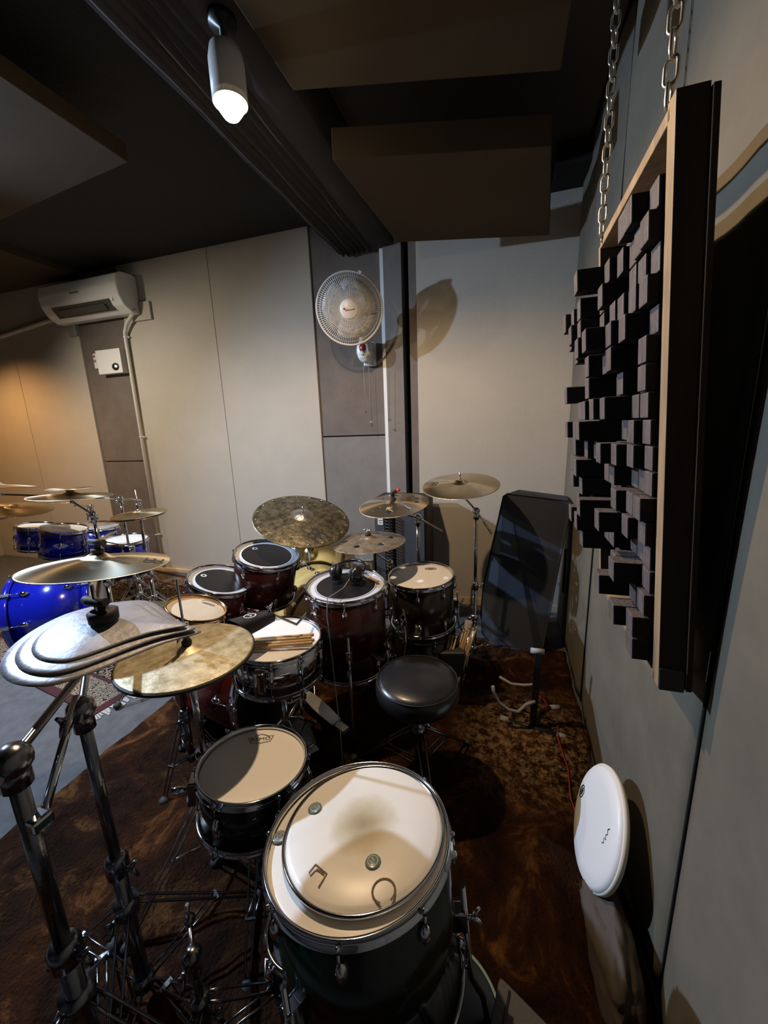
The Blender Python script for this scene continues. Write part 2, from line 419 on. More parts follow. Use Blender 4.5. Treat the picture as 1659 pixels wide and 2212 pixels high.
struct(MB().box((-2.6, -2.05, ZC/2), (7.6, 0.1, ZC)).build('wall_front', 'cab_black'))

# ceiling: foam-covered beam, hanging panels
def beam():
    mb = MB(); x0, x1 = -1.29, -0.85; n = 22; zb = 2.80
    ys = [-1.9+5.08*i/30 for i in range(31)]
    rows = []
    prof = [(x0, ZC)]+[(x0+(x1-x0)*i/n*0.62, zb+0.018*math.sin(i*PI*2/3.4)) for i in range(n+1)]+[(x1-0.14, zb), (x1, zb), (x1, ZC)]
    for y in ys: rows.append([mb.bm.verts.new((x, y, z+(0.006*math.sin(y*9+x*30) if z < 2.9 else 0))) for x, z in prof])
    for a, b in zip(rows, rows[1:]):
        for i in range(len(prof)-1):
            f = mb.bm.faces.new((a[i], a[i+1], b[i+1], b[i])); f.smooth = True
    mb.bm.faces.new(rows[0]); mb.bm.faces.new(rows[-1])
    return struct(mb.build('ceiling', 'beam_foam'))
beam()
def cpanel(pts, z0, z1, m, label, group=None, name='ceiling_panel'):
    mb = MB(); mb.hexa([(x, y, z0) for x, y in pts]+[(x, y, z1) for x, y in pts], bev=0.004)
    o = mb.build(name, m); tag(o, label, 'acoustic panel', group); return o
cpanel([(-0.83, -0.9), (0.17, -0.9), (0.15, 1.83), (-0.79, 1.58)], 2.70, 2.80, 'ceiling_panel', 'tan acoustic panel on the ceiling nearest the glowing lamp')
cpanel([(-0.76, 1.85), (0.15, 2.10), (0.225, 2.98), (-0.70, 2.71)], 2.62, 2.74, 'ceiling_panel', 'brown acoustic panel on the ceiling above the wall fan and leaning case')
cpanel([(-3.6, -0.5), (-1.86, 0.1), (-1.83, 1.80), (-3.55, 1.98)], 2.80, 2.88, 'ceiling_panel', 'dim brown acoustic panel on the ceiling left of the beam')
struct(MB().box((-5.15, 1.6, ZC-0.03), (2.3, 3.1, 0.06)).build('ceiling', 'ceiling_panel'))
struct(MB().box((-0.22, 0.6, ZC-0.02), (1.24, 4.9, 0.04)).build('ceiling', 'ceiling_grey'))
struct(MB().box((0.33, 3.0, ZC-0.09), (0.2, 0.4, 0.14)).build('trim_2', 'dark_gap'))

# ------------------------------------------------------------------ lamp on the beam
t = thing('ceiling_spotlight', 'glowing warm spotlight hanging under the dark ceiling beam', 'lamp', (LAMP[0], LAMP[1], 2.8))
MB().lathe([(0, 0), (0.045, 0), (0.045, -0.02), (0.012, -0.03), (0.012, -0.09), (0, -0.09)], 24).build('mount', 'black_metal', t)
MB().lathe([(0, -0.08), (0.05, -0.085), (0.058, -0.12), (0.058, -0.235), (0.052, -0.235), (0.052, -0.13), (0, -0.12)], 32).build('lamp_shade', 'pipe_white', t)
MB().lathe([(0, -0.20), (0.03, -0.21), (0.042, -0.235), (0.040, -0.255), (0.025, -0.275), (0, -0.28)], 24).build('bulb', 'bulb_glow', t)

# ------------------------------------------------------------------ rugs
def quad_band(mb, A, B, Cc, D, z): mb.poly([(p[0], p[1], z) for p in (A, B, Cc, D)])
def persian_rug():
    o = V(-2.08, 1.26, 0); ex = V(-0.988, 0.151, 0); ey = V(0.151, 0.988, 0); W_, D_ = 2.6, 1.62
    P = lambda u, v, z=0.0: tuple(o+ex*u+ey*v+V(0, 0, z))
    t = thing('persian_rug', 'patterned cream and black rug with dark red border under blue drums', 'rug', (o.x, o.y, 0))
    L = lambda u, v, z: tuple(V(P(u, v, z))-o)
    def ring(name, m, i0, i1, z):
        mb = MB()
        for a in (((i0, i0), (W_-i0, i0), (W_-i1, i1), (i1, i1)), ((W_-i0, i0), (W_-i0, D_-i0), (W_-i1, D_-i1), (W_-i1, i1)),
                  ((W_-i0, D_-i0), (i0, D_-i0), (i1, D_-i1), (W_-i1, D_-i1)), ((i0, D_-i0), (i0, i0), (i1, i1), (i1, D_-i1))):
            mb.hexa([L(u, v, 0.001) for u, v in a]+[L(u, v, z) for u, v in a])
        mb.build(name, m, t)
    ring('border', 'rug_red', 0, 0.05, 0.010)
    ring('border_band', 'rug_band', 0.05, 0.20, 0.0101)
    ring('border', 'rug_red', 0.20, 0.225, 0.0102)
    mb = MB(); a = ((0.225, 0.225), (W_-0.225, 0.225), (W_-0.225, D_-0.225), (0.225, D_-0.225))
    mb.hexa([L(u, v, 0.001) for u, v in a]+[L(u, v, 0.010) for u, v in a]); mb.build('field', 'rug_field', t)
    mb = MB(); r = random.Random(4)
    for i in range(150):
        v = D_*i/150; l = 0.05+r.uniform(-0.015, 0.02); s_ = r.uniform(-0.012, 0.012)
        mb.hexa([L(0, v, .001), L(-l, v+s_, .001), L(-l, v+s_+0.009, .001), L(0, v+0.009, .001), L(0, v, .006), L(-l, v+s_, .004), L(-l, v+s_+0.009, .004), L(0, v+0.009, .006)])
    fo = mb.build('fringe', 'fringe', t); fo['kind'] = 'stuff'
persian_rug()
def fur_rug():
    mb = MB(); nx, ny = 130, 150; x0, x1, y0, y1 = -1.78, 0.405, -0.3, 2.50
    r = random.Random(3); g = []
    from mathutils import noise
    for j in range(ny+1):
        row = []
        for i in range(nx+1):
            x = x0+(x1-x0)*i/nx; y = y0+(y1-y0)*j/ny
            e = min(i, nx-i, j, ny-j)
            z = 0.016+0.010*noise.noise(V(x*7, y*7, 0))+0.008*noise.noise(V(x*18, y*18, 3))+0.02*max(0, noise.noise(V(x*2.2, y*5, 9)))
            z = max(0.006, z)
            if e == 0: z = 0.002; x += 0.012*noise.noise(V(x*9, y*9, 1)); y += 0.012*noise.noise(V(x*9, y*9, 5))
            row.append(mb.bm.verts.new((x, y, z)))
        g.append(row)
    for j in range(ny):
        for i in range(nx):
            f = mb.bm.faces.new((g[j][i], g[j][i+1], g[j+1][i+1], g[j+1][i])); f.smooth = True
    tag(mb.build('fur_rug', 'fur_brown'), 'large dark brown plush rug under the sunburst drum set', 'rug')
fur_rug()

# ------------------------------------------------------------------ back wall items
def air_conditioner():
    x0, x1, zb, zt, yb = -4.37, -3.37, 2.60, 2.93, 3.195
    t = thing('air_conditioner', 'white wall air conditioner mounted high above the brown board', 'air conditioner', (x0, yb, zb))
    prof = [(0, 0.02), (0, 0.33), (-0.05, 0.335), (-0.16, 0.33), (-0.21, 0.30), (-0.225, 0.22), (-0.215, 0.13), (-0.175, 0.055), (-0.09, 0.0), (-0.02, 0.0)]
    def ext(name, pr, xa, xb, m, bev=0):
        mb = MB(); A = [mb.bm.verts.new((xa, y, z)) for y, z in pr]; B = [mb.bm.verts.new((xb, y, z)) for y, z in pr]
        n = len(pr)
        for i in range(n):
            f = mb.bm.faces.new((A[i], A[(i+1) % n], B[(i+1) % n], B[i]))
        mb.bm.faces.new(A); mb.bm.faces.new(B)
        if bev: bmesh.ops.bevel(mb.bm, geom=list(mb.bm.edges), offset=bev, segments=2, affect='EDGES')
        return mb.build(name, m, t)
    ext('body', prof, 0, 1.0, 'plastic_white', 0.004)
    ext('outlet', [(-0.208, 0.108), (-0.214, 0.104), (-0.150, 0.024), (-0.146, 0.030)], 0.13, 0.87, 'vent_dark')
    ext('louver', [(-0.205, 0.075), (-0.210, 0.072), (-0.170, 0.030), (-0.166, 0.034)], 0.20, 0.80, 'vent_dark')
    mb = MB(); mb.box((0.48, -0.2265, 0.20), (0.11, 0.004, 0.016)); mb.build('logo', 'plastic_grey', t)
    mb = MB(); mb.box((0.9, -0.208, 0.105), (0.03, 0.004, 0.03)); mb.build('sticker', 'trim_white', t)
    tag(MB().box((x1+0.015, YL-0.012, 2.63), (0.23, 0.024, 0.16), bev=0.004).build('mounting_board', 'wall_fabric'), 'beige mounting board behind lower right end of the air conditioner', 'board')
    tag(MB().box((-4.28, YL-0.012, 2.56), (0.10, 0.024, 0.12), bev=0.004).build('mounting_board', 'plastic_grey'), 'small grey mounting board under left end of the air conditioner', 'board')
air_conditioner()
def pipe(name, label, pts, r, m='pipe_white', clips=()):
    base = V(pts[0]); t = thing(name, label, 'pipe', tuple(base))
    MB().tube([V(p)-base for p in pts], r, 12).build('tube', m, t)
    for c in clips:
        mb = MB(); mb.torus(V(c)-base, r+0.002, 0.004, (0, 0, 1), 16, 6); mb.box(V(c)-base+V(0.02, 0.01, 0), (0.03, 0.012, 0.012)); mb.build('clip', 'trim_white', t)
pipe('drain_pipe', 'white pipe running down the wall beside the air conditioner', [(-3.36, 3.12, 2.63), (-3.42, 3.14, 2.60), (-3.52, 3.15, 2.53), (-3.575, 3.165, 2.46), (-3.585, 3.17, 2.38), (-3.60, 3.17, 0.06)], 0.017,
     clips=[(-3.583, 3.17, 2.42), (-3.59, 3.17, 1.46), (-3.597, 3.17, 0.42)])
pipe('drain_pipe', 'pale conduit running left from under the air conditioner', [(-4.40, 3.17, 2.68), (-4.6, 3.17, 2.67), (-5.3, 3.17, 2.60), (-6.25, 3.17, 2.55)], 0.022)
t = thing('electrical_box', 'white square electrical box on the brown board below air conditioner', 'electrical box', (-3.82, YL+0.012, 2.21))
MB().box((0, -0.035, 0), (0.32, 0.07, 0.23), bev=0.006).build('cover', 'plastic_white', t)
MB().lathe([(0, 0), (0.036, 0), (0.034, 0.006), (0, 0.008)], 24, Matrix.Translation((0.08, -0.07, -0.055)) @ Matrix.Rotation(PI/2, 4, 'X') @ Matrix.Diagonal((1.25, 1, 1, 1))).build('switch', 'cab_black', t)
MB().ball((0.095, -0.08, -0.053), 0.012).build('indicator', 'led_white', t)
t = thing('remote_control', 'small white remote control in holder beside the electrical box', 'remote control', (-4.06, YL+0.012, 2.24))
MB().box((0, -0.012, 0), (0.045, 0.024, 0.15), bev=0.01).build('body', 'plastic_white', t)
MB().box((0, -0.026, 0.045), (0.022, 0.006, 0.022), bev=0.002).build('display', 'led_red', t)
MB().box((0, -0.026, 0.0), (0.026, 0.006, 0.026), bev=0.004).build('button', 'plastic_grey', t)

def wall_fan():
    c = V(-1.06, 2.74, 2.275); n = V(0.33, -0.90, -0.24).normalized(); R = 0.226
    base = V(-1.0, YL+0.01, 2.02)
    t = thing('wall_fan', 'white wall mounted fan with round cage and pull cords', 'fan', tuple(base))
    q = Vector((0, 0, 1)).rotation_difference(n).to_matrix().to_4x4()
    m4 = Matrix.Translation(c-base) @ q
    MB().torus(c-base, R, 0.007, n, 64, 8).build('cage_rim', 'fan_mesh', t)
    def cage(sgn, name):
        mb = MB()
        for k in range(96):
            a = 2*PI*k/96; pts = []
            for i in range(7):
                u = 0.27+0.73*i/6; rr = R*u; z = sgn*0.062*math.cos(PI/2*u**2.2) if sgn > 0 else -0.075*math.cos(PI/2*u**3)
                pts.append(m4 @ Vector((rr*math.cos(a), rr*math.sin(a), z)))
            mb.tube(pts, 0.0019, 4, False)
        for rr, z in ((R*0.62, 0.050*sgn), (R*0.30, 0.062*sgn), (R*0.9, 0.02*sgn)):
            mb.torus(m4 @ Vector((0, 0, z)), rr, 0.0014, n, 64, 5)
        mb.build(name, 'fan_mesh', t)
    cage(1, 'front_cage'); cage(-1, 'rear_cage')
    cap = MB().lathe([(0, 0.074), (0.05, 0.073), (0.062, 0.066), (0.066, 0.055), (0, 0.055)], 40, m4).build('badge', 'plastic_white', t)
    mb = MB(); up = V(0, 0, 1); xx = up.cross(n).normalized(); yy = n.cross(xx)
    f = lambda x, y: c-base+n*0.0752+xx*x+yy*y
    mb.stroke([(-0.036, 0.004), (-0.028, -0.006), (-0.020, -0.010), (-0.012, -0.004), (-0.006, -0.009), (0.002, -0.003), (0.010, -0.006), (0.018, -0.002), (0.026, -0.003), (0.038, 0.004)], 0.005, f); mb.ball(f(-0.036, 0.003), 0.0055)
    mb.build('logo', 'ink_red', cap)
    for k in range(3):
        mb = MB(); g = []
        for i in range(9):
            a = 2*PI*k/3+2.0*i/8; row = []
            for j in range(7):
                u = j/6; rr = 0.04+(0.150)*u
                aa = a+0.35*u
                row.append(mb.bm.verts.new(m4 @ Vector((rr*math.cos(aa), rr*math.sin(aa), 0.022-0.045*i/8+0.01*math.sin(u*PI)))))
            g.append(row)
        for i in range(8):
            for j in range(6):
                fc = mb.bm.faces.new((g[i][j], g[i+1][j], g[i+1][j+1], g[i][j+1])); fc.smooth = True
        o = mb.build('blade', 'fan_blade', t); sm = o.modifiers.new('s', 'SOLIDIFY'); sm.thickness = 0.003
    MB().lathe([(0, 0.03), (0.03, 0.028), (0.04, 0.0), (0.04, -0.03), (0, -0.03)], 28, m4).build('hub', 'plastic_white', t)
    MB().lathe([(0, -0.07), (0.055, -0.075), (0.062, -0.11), (0.055, -0.17), (0.03, -0.19), (0, -0.19)], 28, m4).build('motor_housing', 'plastic_white', t)
    mb = MB(); mb.tube([m4 @ Vector((0, 0, -0.13)), V(-1.05, 2.93, 2.20)-base, V(-1.06, 3.00, 2.14)-base, V(-1.07, 3.08, 2.10)-base], [0.03, 0.03, 0.035, 0.035], 14); mb.build('neck', 'plastic_white', t)
    bc = V(-1.075, 3.06, 2.055)-base
    # control body: rounded capsule
    mb = MB(); q2 = Matrix.Translation(bc) @ Matrix.Rotation(PI/2, 4, 'X') @ Matrix.Diagonal((0.95, 1.42, 1, 1))
    mb.lathe([(0, 0.05), (0.046, 0.048), (0.056, 0.04), (0.06, 0.02), (0.06, -0.10), (0, -0.10)], 36, q2); ctl = mb.build('control_box', 'plastic_white', t)
    MB().lathe([(0, 0.056), (0.030, 0.055), (0.034, 0.045), (0, 0.045)], 30, Matrix.Translation(bc+V(0, 0, 0.018)) @ Matrix.Rotation(PI/2, 4, 'X') @ Matrix.Diagonal((0.8, 1.1, 1, 1))).build('control_panel', 'fan_red', ctl)
    MB().lathe([(0, 0.072), (0.016, 0.070), (0.018, 0.05), (0, 0.05)], 24, Matrix.Translation(bc+V(0, 0, -0.022)) @ Matrix.Rotation(PI/2, 4, 'X')).build('knob', 'plastic_white', ctl)
    for dx, zb in ((-0.012, 1.60), (0.032, 1.52)):
        x = -1.065+dx
        cd = MB().tube([V(x, 3.02, 1.95)-base, V(x, 3.03, zb)-base], 0.0018, 6).build('pull_cord', 'plastic_grey', t)
        MB().ball(V(x, 3.03, zb-0.008)-base, 0.010).build('cord_knob', 'chrome', cd)
    MB().box(V(-1.075, 3.185, 2.05)-base, (0.10, 0.05, 0.18), bev=0.01).build('wall_bracket', 'plastic_white', t)
    MB().box(m4 @ Vector((0, R+0.006, 0)), (0.022, 0.02, 0.016), q.to_3x3()).build('cage_clip', 'plastic_white', t)
wall_fan()
# ------------------------------------------------------------------ cymbals
def cyprof(R, bow=0.022, bell=0.02, rb=0.07):
    def z(r):
        u = min(1, r/R)
        v = bow*(1-u**1.7)
        if r < rb: v += bell*(0.5+0.5*math.cos(PI*(r/rb)**1.6))
        return v
    return z
def cymbal(name, label, c, n, dia, m, bow=0.022, bell=0.02, rb=None, bellmat=None, group=None, flip=False, cat='cymbal', holes=None, rotz=0):
    R = dia/2; rb = rb or R*0.24; z = cyprof(R, bow, bell, rb)
    t = thing(name, label, cat, tuple(c), n, group, rotz)
    sg = -1 if flip else 1
    if holes:
        mb = MB(); nr, nt = 64, 300; g = []
        for i in range(nr+1):
            r = 0.007+(R-0.007)*i/nr
            g.append([mb.bm.verts.new((r*math.cos(2*PI*k/nt), r*math.sin(2*PI*k/nt), sg*z(r))) for k in range(nt)])
        for i in range(nr):
            for k in range(nt):
                r = 0.007+(R-0.007)*(i+.5)/nr; a = 2*PI*(k+.5)/nt
                if holes(r*math.cos(a), r*math.sin(a)): continue
                f = mb.bm.faces.new((g[i][k], g[i+1][k], g[i+1][(k+1) % nt], g[i][(k+1) % nt])); f.smooth = True
        for v in [v for v in mb.bm.verts if not v.link_faces]: mb.bm.verts.remove(v)
        o = mb.build('bow', m, t); sm = o.modifiers.new('s', 'SOLIDIFY'); sm.thickness = 0.0014; sm.offset = -1
    else:
        rs = [0.006]+[rb*i/10 for i in range(1, 11)]+[rb+(R-rb)*i/26 for i in range(1, 27)]
        prof = [(r, sg*z(r)) for r in rs]+[(r, sg*z(r)-0.0014) for r in rs[::-1]]
        o = MB().lathe(prof, 96, closed=True).build('bow', m, t)
        if bellmat:
            rr = [0.006]+[rb*1.02*i/10 for i in range(1, 11)]
            MB().lathe([(r, sg*z(r)+0.0006) for r in rr], 48).build('bell', bellmat, t, False)
    t['_R'] = R
    surf = lambda x, y, e=0.0009: Vector((x, y, sg*z(math.hypot(x, y))+e))
    return t, surf
def hexlogo(t, surf, cx, cy, size, ang, m='ink', name='logo'):
    ca, sa = math.cos(ang), math.sin(ang)
    fn = lambda x, y: surf(cx+size*(ca*x-sa*y), cy+size*(sa*x+ca*y))
    mb = MB()
    for yy in (0.24, -0.24):
        mb.stroke([(-0.28+0.22*math.cos(a*PI/8), yy+0.22*math.sin(a*PI/8)) for a in range(17)], 0.12, fn)
    mb.stroke([(0.0, -0.46), (0.0, 0.46)], 0.12, fn)
    for yy in (0.44, 0, -0.44): mb.stroke([(0, yy), (0.25, yy), (0.46, yy)], 0.12, fn)
    mb.build(name, m, t, False)
def nut(mb, z0=0.03, felt=True):
    mb.lathe([(0, z0), (0.012, z0), (0.012, z0+0.012), (0, z0+0.012)], 16)
# --- stand helpers (points are world points; parts live under the stand's empty at its base)
def cstand(name, label, bx, by, hz, top, boom=None, spread=0.27, rot=0.3, r=0.0125, group=None, m='chrome', feltpos=None, legz=0.28, cat='cymbal stand', weight=None):
    """tripod stand: vertical pole from the floor to hz, then either straight or with boom arm to `top` (cymbal centre)"""
    t = thing(name, label, cat, (bx, by, 0), group=group); B = V(bx, by, 0)
    L = lambda p: V(p)-B
    z1 = hz*0.52
    MB().tube([(0, 0, 0.06), (0, 0, z1)], r*1.15, 14).build('lower_pole', m, t)
    MB().tube([(0, 0, z1-0.03), (0, 0, hz)], r*0.85, 14).build('upper_pole', m, t)
    cl = MB().lathe([(0, z1-0.022), (r*1.7, z1-0.022), (r*1.75, z1+0.016), (r*1.2, z1+0.03), (0, z1+0.03)], 18).build('collar', m, t)
    wingnut(V(r*1.7, 0, z1), V(1, 0.3, 0), cl, m)
    hub = MB().lathe([(0, legz-0.02), (r*1.9, legz-0.018), (r*1.9, legz+0.02), (0, legz+0.022)], 18); hub.build('leg_hub', m, t)
    MB().lathe([(0, 0.075), (r*1.7, 0.075), (r*1.7, 0.105), (0, 0.108)], 18).build('brace_hub', m, t)
    wingnut(V(0, -r*1.9, legz), V(0.3, -1, 0), t, m)
    for k in range(3):
        a = rot+2*PI*k/3; d = V(math.cos(a), math.sin(a), 0); s = V(-math.sin(a), math.cos(a), 0)
        p0 = d*r*1.6+V(0, 0, legz); p1 = d*spread+V(0, 0, 0.018)
        mid = p0.lerp(p1, 0.58)
        mb = MB()
        for sg in (-1, 1):
            mb.tube([p0+s*0.010*sg, p0.lerp(p1, 0.1)+s*0.012*sg, p0.lerp(p1, 0.9)+s*0.008*sg, p1+s*0.004*sg], 0.0035, 6)
        mb.box(mid, (0.012, 0.03, 0.008), Matrix.Rotation(a, 3, 'Z'))
        lg = mb.build('leg', m, t)
        mb = MB()
        for sg in (-1, 1): mb.tube([d*r*1.5+V(0, 0, 0.09)+s*0.008*sg, mid+s*0.010*sg], 0.003, 6)
        mb.build('brace', m, t)
        MB().ball(p1, 0.016, (1.3, 1.3, 1)).build('rubber_foot', 'rubber', lg)
    if boom:
        j = V(0, 0, hz)   # joint
        T = L(top); d = (T-j); bl = d.length; dn = d.normalized()
        mb = MB(); mb.ball(j, r*1.9, (1, 1, 1)); mb.tube([j-V(0, 0, 0.05), j], r*1.4, 14)
        tl = mb.build('tilter', m, t); wingnut(j+V(0.0, -r*2, 0), V(0.6, -1, 0), tl, m)
        e = T-V(0, 0, 0.035)
        back = j-dn*boom
        ba = MB().tube([back, j, e], r*0.55, 10).build('boom_arm', m, t)
        if weight: MB().tube([back, back+dn*0.07], r*1.5, 16).build('counterweight', 'black_metal', ba)
        MB().ball(e, r*1.15).build('boom_tilter', m, t)
        topz = T; low = e
    else:
        topz = L(top); low = V(0, 0, hz)
    MB().tube([low, topz+V(0, 0, feltpos or 0.075)], 0.004, 8).build('threaded_rod', 'rod_steel', t)
    return t
def wingnut(p, d, parent, m='chrome'):
    p = V(p); d = V(d).normalized(); s = d.cross(V(0, 0, 1)).normalized() if abs(d.z) < 0.9 else V(1, 0, 0); u = s.cross(d)
    mb = MB(); mb.tube([p, p+d*0.018], 0.006, 10)
    for sg in (-1, 1):
        c = p+d*0.020+u*sg*0.010
        mb.tube([p+d*0.012, c, c+d*0.010+u*sg*0.012], [0.005, 0.006, 0.0035], 8)
    return mb.build('wing_nut', m, parent)
def topnut(t, z, m='rubber', wing=True):
    """felt washer and nut sitting on the bell: part of the cymbal's stand in reality, small"""
    mb = MB().lathe([(0.0045, z), (0.017, z), (0.017, z+0.010), (0.0045, z+0.010)], 20, closed=True).build('felt_washer', m, t)
    if wing:
        mb = MB(); mb.lathe([(0, z+0.010), (0.008, z+0.010), (0.007, z+0.026), (0, z+0.028)], 12)
        for sg in (-1, 1): mb.tube([(0, 0, z+0.018), (0.016*sg, 0, z+0.030), (0.022*sg, 0, z+0.034)], [0.004, 0.005, 0.003], 8)
        mb.build('wing_nut', 'chrome', t)

# ------------------------------------------------------------------ drums
def drum(name, label, c, n, dia, depth, shell, head, nl=8, hoop='chrome', group=None, lugm='chrome', cat='drum', lugstyle='tube', rot=0, ring=None, dot=None, bottom=True, splitlug=True, hoopw=0.012):
    nn = V(n).normalized(); base = V(c)-nn*depth
    t = thing(name, label, cat, tuple(base), n, group, rot)
    r = dia/2-hoopw
    MB().lathe([(r, 0.0), (r, depth-0.008), (r-0.006, depth-0.008), (r-0.006, 0.0)], 72, closed=True).build('shell', shell, t)
    bh = MB().lathe([(0, depth-0.004), (r*0.5, depth-0.004), (r-0.008, depth-0.003), (r-0.001, depth-0.006), (r+0.002, depth-0.012)], 72).build('batter_head', head, t, False)
    if bottom: MB().lathe([(0, 0.004), (r-0.006, 0.004), (r+0.001, 0.010)], 64).build('resonant_head', head if head in ('head_black',) else 'head_white', t, False)
    hp = lambda z, s: [(r+0.001, z-0.012*s), (r+0.004, z-0.013*s), (r+hoopw-0.001, z-0.013*s), (r+hoopw, z-0.011*s), (r+0.0055, z-0.008*s), (r+0.005, z+0.006*s), (r+0.008, z+0.0085*s), (r+0.006, z+0.010*s), (r+0.001, z+0.009*s), (r+0.0015, z-0.004*s)]
    MB().lathe(hp(depth, 1), 96, closed=True).build('hoop', hoop, t)
    if bottom: MB().lathe(hp(0, -1), 96, closed=True).build('hoop', hoop, t)
    # lugs and rods, each one a part
    protos = []
    if lugstyle == 'tube':
        lm = MB(); lm.tube([(r+0.014, 0, depth*0.18), (r+0.014, 0, depth*0.82)], 0.005, 8)
        lm.box((r+0.007, 0, depth*0.3), (0.014, 0.012, 0.018), bev=0.002); lm.box((r+0.007, 0, depth*0.7), (0.014, 0.012, 0.018), bev=0.002)
        protos.append(lm.build('lug', lugm, t))
    else:
        for zz in ((depth-0.055, 0.055) if depth > 0.2 else (depth*0.5,)):
            protos.append(MB().ball((r+0.006, 0, zz), 0.017, (0.75, 0.7, 1.25 if depth > 0.2 else 1.8), 12).build('lug', lugm, t))
    def rodm(za, zb, s):
        rm = MB(); rm.tube([(r+0.0125, 0, za), (r+0.0125, 0, zb)], 0.0028, 6); rm.lathe([(0, zb-0.001*s), (0.0052, zb-0.001*s), (0.0052, zb+0.010*s), (0, zb+0.012*s)], 8, Matrix.Translation((r+0.0125, 0, 0)))
        protos.append(rm.build('tension_rod', 'chrome', t))
    lo = depth*0.8 if depth < 0.2 else depth-0.05
    rodm(lo, depth-0.006, 1)
    if bottom: rodm(depth-lo, 0.006, -1)
    for k in range(1, nl):
        mt = Matrix.Rotation(2*PI*k/nl, 4, 'Z')
        for pr in protos: share(pr.data, pr.name.split('.')[0], t, mt)
    if ring: MB().lathe([(r*ring[0], depth-0.0022), (r*ring[1], depth-0.0022)], 72).build('damping_ring', ring[2], t, False)
    if dot: MB().lathe([(0, depth-0.0028), (r*dot[0], depth-0.0028)], 72).build('centre_dot', dot[1], t, False)
    return t, r, depth
def legs3(t, r, depth, zfloor, angs, m='chrome', rr=0.005):
    """floor tom legs with brackets; drum axis is vertical, local z0 = bottom of the shell, floor at -zfloor"""
    for a in angs:
        d = V(math.cos(a), math.sin(a), 0)
        lg = MB().tube([d*(r+0.022)+V(0, 0, depth*0.62), d*(r+0.022)+V(0, 0, -0.03), d*(r+0.045)+V(0, 0, -0.08), d*(r+0.055)+V(0, 0, -zfloor+0.02)], rr, 10).build('leg', m, t)
        MB().ball(d*(r+0.055)+V(0, 0, -zfloor+0.016), 0.015).build('rubber_foot', 'rubber', lg)
        br = MB().box(d*(r+0.012)+V(0, 0, depth*0.38), (0.03, 0.03, 0.05), Matrix.Rotation(a, 3, 'Z'), bev=0.004).build('leg_bracket', m, t)
        wingnut(d*(r+0.028)+V(0, 0, depth*0.38), d+V(0, 0, 0.1), br, m)

UP = (0, 0, 1)
# -- big floor tom nearest the camera, loose head lying on it
T1n = (-0.10, 0.075, 1)
t, r, dp = drum('floor_tom', 'large dark green floor tom nearest the camera with a loose drumhead on it', (-0.295, 0.65, 0.569), T1n, 0.425, 0.34, 'shell_green', 'clear_film', 8, rot=0.2, lugstyle='oval')
legs3(t, r, dp, 0.215, (0.0, 2.1, 4.1), rr=0.007)
nd = V(T1n).normalized(); qd = Vector((0, 0, 1)).rotation_difference(nd)
gx, gy = qd @ V(1, 0, 0), qd @ V(0, 1, 0)
def ontom(x, y, h=0.0): return V(-0.295, 0.65, 0.569)+gx*x+gy*y+nd*h
# loose head
lc = ontom(0.012, 0.010, 0.006)
t = thing('loose_drumhead', 'stained used drumhead with metal rim lying on the nearest floor tom', 'drumhead', tuple(lc), T1n)
MB().lathe([(0, 0.012), (0.10, 0.0118), (0.165, 0.0105), (0.172, 0.007), (0.176, 0.004)], 80).build('film', 'head_stained', t, False)
MB().lathe([(0.172, 0.0), (0.183, 0.0), (0.184, 0.006), (0.180, 0.010), (0.176, 0.006), (0.172, 0.004)], 96, closed=True).build('metal_rim', 'chrome', t)
mb = MB(); fn = lambda x, y: V(-0.055+x*0.8+0.25*y, -0.118-0.45*x+y*0.8, 0.0125)
mb.stroke([(-0.016, 0.004), (0.022, 0.010), (0.026, -0.022)], 0.004, fn); mb.stroke([(-0.016, 0.004), (-0.016, -0.018), (-0.008, -0.020), (-0.006, -0.004)], 0.003, fn)
mb.stroke([(-0.006, -0.002), (0.004, 0.002), (0.018, 0.004)], 0.005, fn); mb.build('printed_mark', 'ink_brown', t, False)
mb = MB(); mb.stroke([(0.088+0.022*math.cos(a*PI/10), -0.125+0.022*math.sin(a*PI/10)) for a in range(-2, 16)], 0.004, lambda x, y: V(x, y, 0.0123)); mb.build('printed_ring', 'ink_brown', t, False)
def gel(lab, px, py, z, rot=0):
    p = ontom(px, py, z); t = thing('damper_gel', lab, 'damper pad', tuple(p), T1n, rotz=rot)
    MB().lathe([(0, 0.003), (0.013, 0.003), (0.0155, 0.002), (0.0165, 0.0)], 28).build('pad', 'gel', t)
    mb = MB(); mb.stroke([(0.0105*math.cos(a*PI/12), 0.0105*math.sin(a*PI/12)) for a in range(25)], 0.0018, lambda x, y: V(x, y, 0.0034))
    mb.stroke([(-0.005, -0.006), (-0.003, 0.006), (0.002, -0.002), (0.005, 0.006)], 0.003, lambda x, y: V(x, y, 0.0034)); mb.build('print', 'gel_print', t, False)
gel('round grey gel damper on upper left of the stained drumhead', -0.120, 0.025, 0.0185)
gel('round grey gel damper on lower right of the stained drumhead', 0.062, -0.068, 0.0185, 1.3)
gel('round grey gel damper on the tom head beside the loose head rim', -0.178, -0.045, 0.0, 0.6)

